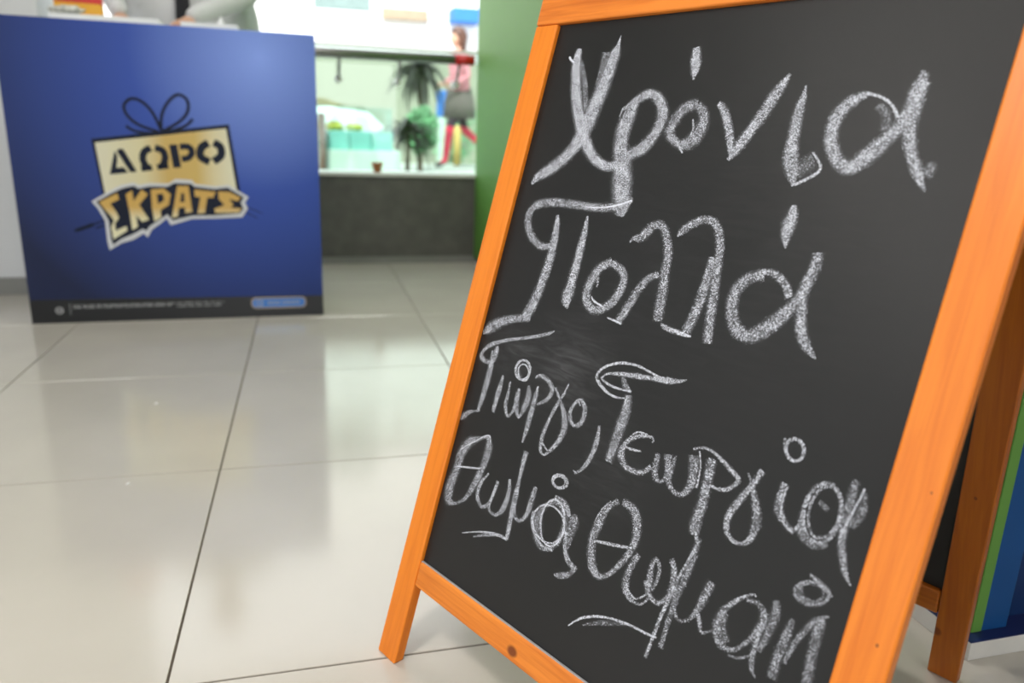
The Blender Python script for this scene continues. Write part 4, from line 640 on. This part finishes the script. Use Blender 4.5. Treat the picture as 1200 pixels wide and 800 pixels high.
# white car parked in the street
ct = empty('car', (-.25, 13.0, -.15), 0, 'white car parked in the street behind the kiosk counter', 'car')
prof = [(1.55, .25), (1.62, .50), (1.50, .86), (1.28, 1.06), (.62, 1.14), (.30, 1.48), (-1.0, 1.55), (-1.7, 1.45), (-2.2, 1.05), (-2.5, .98), (-2.52, .28)]
bm = bmesh.new(); prism(bm, prof, -.8, .8); obj('car_body', bm, M['car'], ct, bevel=.06, seg=3)
bm = bmesh.new(); prism(bm, [(.50, 1.13), (.22, 1.42), (-.55, 1.46), (-.55, 1.12)], -.806, -.801); obj('side_window', bm, M['winglass'], ct)
bm = bmesh.new(); prism(bm, [(-.65, 1.12), (-.65, 1.46), (-1.6, 1.40), (-1.95, 1.08)], -.806, -.801); obj('side_window', bm, M['winglass'], ct)
for x in (.95, -1.8):
    for y in (-.83, .65):
        bm = bmesh.new(); tube(bm, [(x, y, .32), (x, y+.2, .32)], .32, 28); wh = obj('wheel', bm, M['tyre'], ct); bm = bmesh.new(); tube(bm, [(x, y-.01, .32), (x, y, .32)], .19, 20); obj('hub_cap', bm, M['chrome'], wh)
# plants
def blade(L_, w, droop, up):
    bm = bmesh.new(); n = 9; rows = []
    for i in range(n+1):
        t = i/n; x = L_*t*(1-.15*droop*t); z = up*L_*t-droop*L_*t*t; ww = w*(math.sin(math.pi*min(1, .12+.88*t))**.6)*(1-t*.55) if i < n else .001
        rows.append([bm.verts.new((x, -ww, z+.25*ww)), bm.verts.new((x, 0, z)), bm.verts.new((x, ww, z+.25*ww))])
    for a, b in zip(rows, rows[1:]):
        bm.faces.new((a[0], a[1], b[1], b[0])); bm.faces.new((a[1], a[2], b[2], b[1]))
    bmesh.ops.solidify(bm, geom=bm.faces[:], thickness=.004); return bm
def rosette(name, loc, lab, n, L_, w, trunk, m, droop, up, seed):
    r = random.Random(seed); t = empty(name, loc, 0, lab, 'plant')
    if trunk:
        bm = bmesh.new(); tube(bm, [(0, 0, 0), (.01, 0, trunk*.5), (0, 0, trunk)], [.03, .022, .02], 10); obj('stem', bm, M['bark'], t, True)
    protos = [obj('leaf', blade(L_*(.8+.2*k), w, droop*(.7+.35*k), up*(1.1-.2*k)), M[m], t, True) for k in range(3)]
    for k in range(n):
        o = protos[k] if k < 3 else protos[k % 3].copy()
        if k >= 3: link(o, t)
        o.location = (0, 0, trunk-.02+.10*r.random()); o.rotation_euler = (0, r.uniform(-.5, .35), k*2.399+r.uniform(-.3, .3)); s = r.uniform(.75, 1.1); o.scale = (s, s, s)
rosette('dracaena', (1.38, 9.35, GZ), 'tall dark leaved plant with drooping leaves outside the window', 90, .37, .046, 1.10, 'leaf', .85, .45, 3)
rosette('agave', (1.06, 8.05, GZ), 'low dark agave with arching leaves beside the kiosk counter', 64, .40, .034, .44, 'leaf', .75, .40, 5)
def bush(name, loc, lab, rx, rz, n, m, seed):
    r = random.Random(seed); bm = bmesh.new()
    for _ in range(n):
        a, b, q = r.uniform(0, 6.28), r.uniform(-1, 1), r.random()**.4; c = Vector((math.cos(a)*math.sqrt(1-b*b)*rx*q, math.sin(a)*math.sqrt(1-b*b)*rx*q, rz*(1+b*q)+.2))
        u_ = Vector((r.gauss(0, 1), r.gauss(0, 1), r.gauss(0, .6))).normalized(); v_ = u_.orthogonal().normalized(); l, w_ = .05, .018
        bm.faces.new([bm.verts.new(c+u_*l), bm.verts.new(c+v_*w_+Vector((0, 0, .006))), bm.verts.new(c-u_*l), bm.verts.new(c-v_*w_)])
    t = empty(name, loc, 0, lab, 'plant'); tag(obj('foliage', bm, M[m], t), kind='stuff'); b2 = bmesh.new(); tube(b2, [(0, 0, 0), (0, 0, rz+.2)], .02, 8); obj('stem', b2, M['bark'], t)
bush('green_bush', (1.31, 8.75, GZ), 'fresh green bush behind the dark agave outside', .19, .27, 900, 'leaf2', 11)
bush('green_bush', (2.3, 12.0, -.15), 'loose green bush in the street behind the walking person', .40, .60, 700, 'leaf2', 12)
bp_ = empty('street_post', (1.96, 11.16, GZ), 0, 'pale post with a blue upper half beside the walking person', 'post'); obj('shaft', bx(-.05, .05, -.05, .05, 0, .66), M['turq_pale'], bp_, bevel=.01); obj('blue_sleeve', bx(-.065, .065, -.06, .06, .66, 1.02), M['blue_post'], bp_, bevel=.015)
bm = bmesh.new(); lathe(bm, [(.05, 0), (.05, .5), (.04, .53), (.01, .55)], 16)
o = obj('bollard', bm, M['yellow_post'], None, True, loc=(2.16, 11.0, GZ)); tag(o, 'short pale yellow bollard behind the walking person', 'bollard')
# two crumbs on the tiles
for x, y, rz, lab in ((-.379, 2.009, .4, 'tiny white paper crumb on the tile nearest the counter'), (-.355, 1.535, .9, 'tiny white paper crumb just in front of the crosswise tile joint')):
    bm = bmesh.new(); bmesh.ops.create_icosphere(bm, subdivisions=2, radius=1)
    for v in bm.verts: c = v.co.copy(); v.co = Vector((c.x*.0045, c.y*.0022, max(0, c.z*.0018+.001)))*(1+.3*noise.noise(c*2))
    tag(obj('paper_crumb', bm, M['paper'], None, loc=(x, y, 0), rot=(0, 0, rz)), lab, 'crumb', 'paper crumbs on the floor')
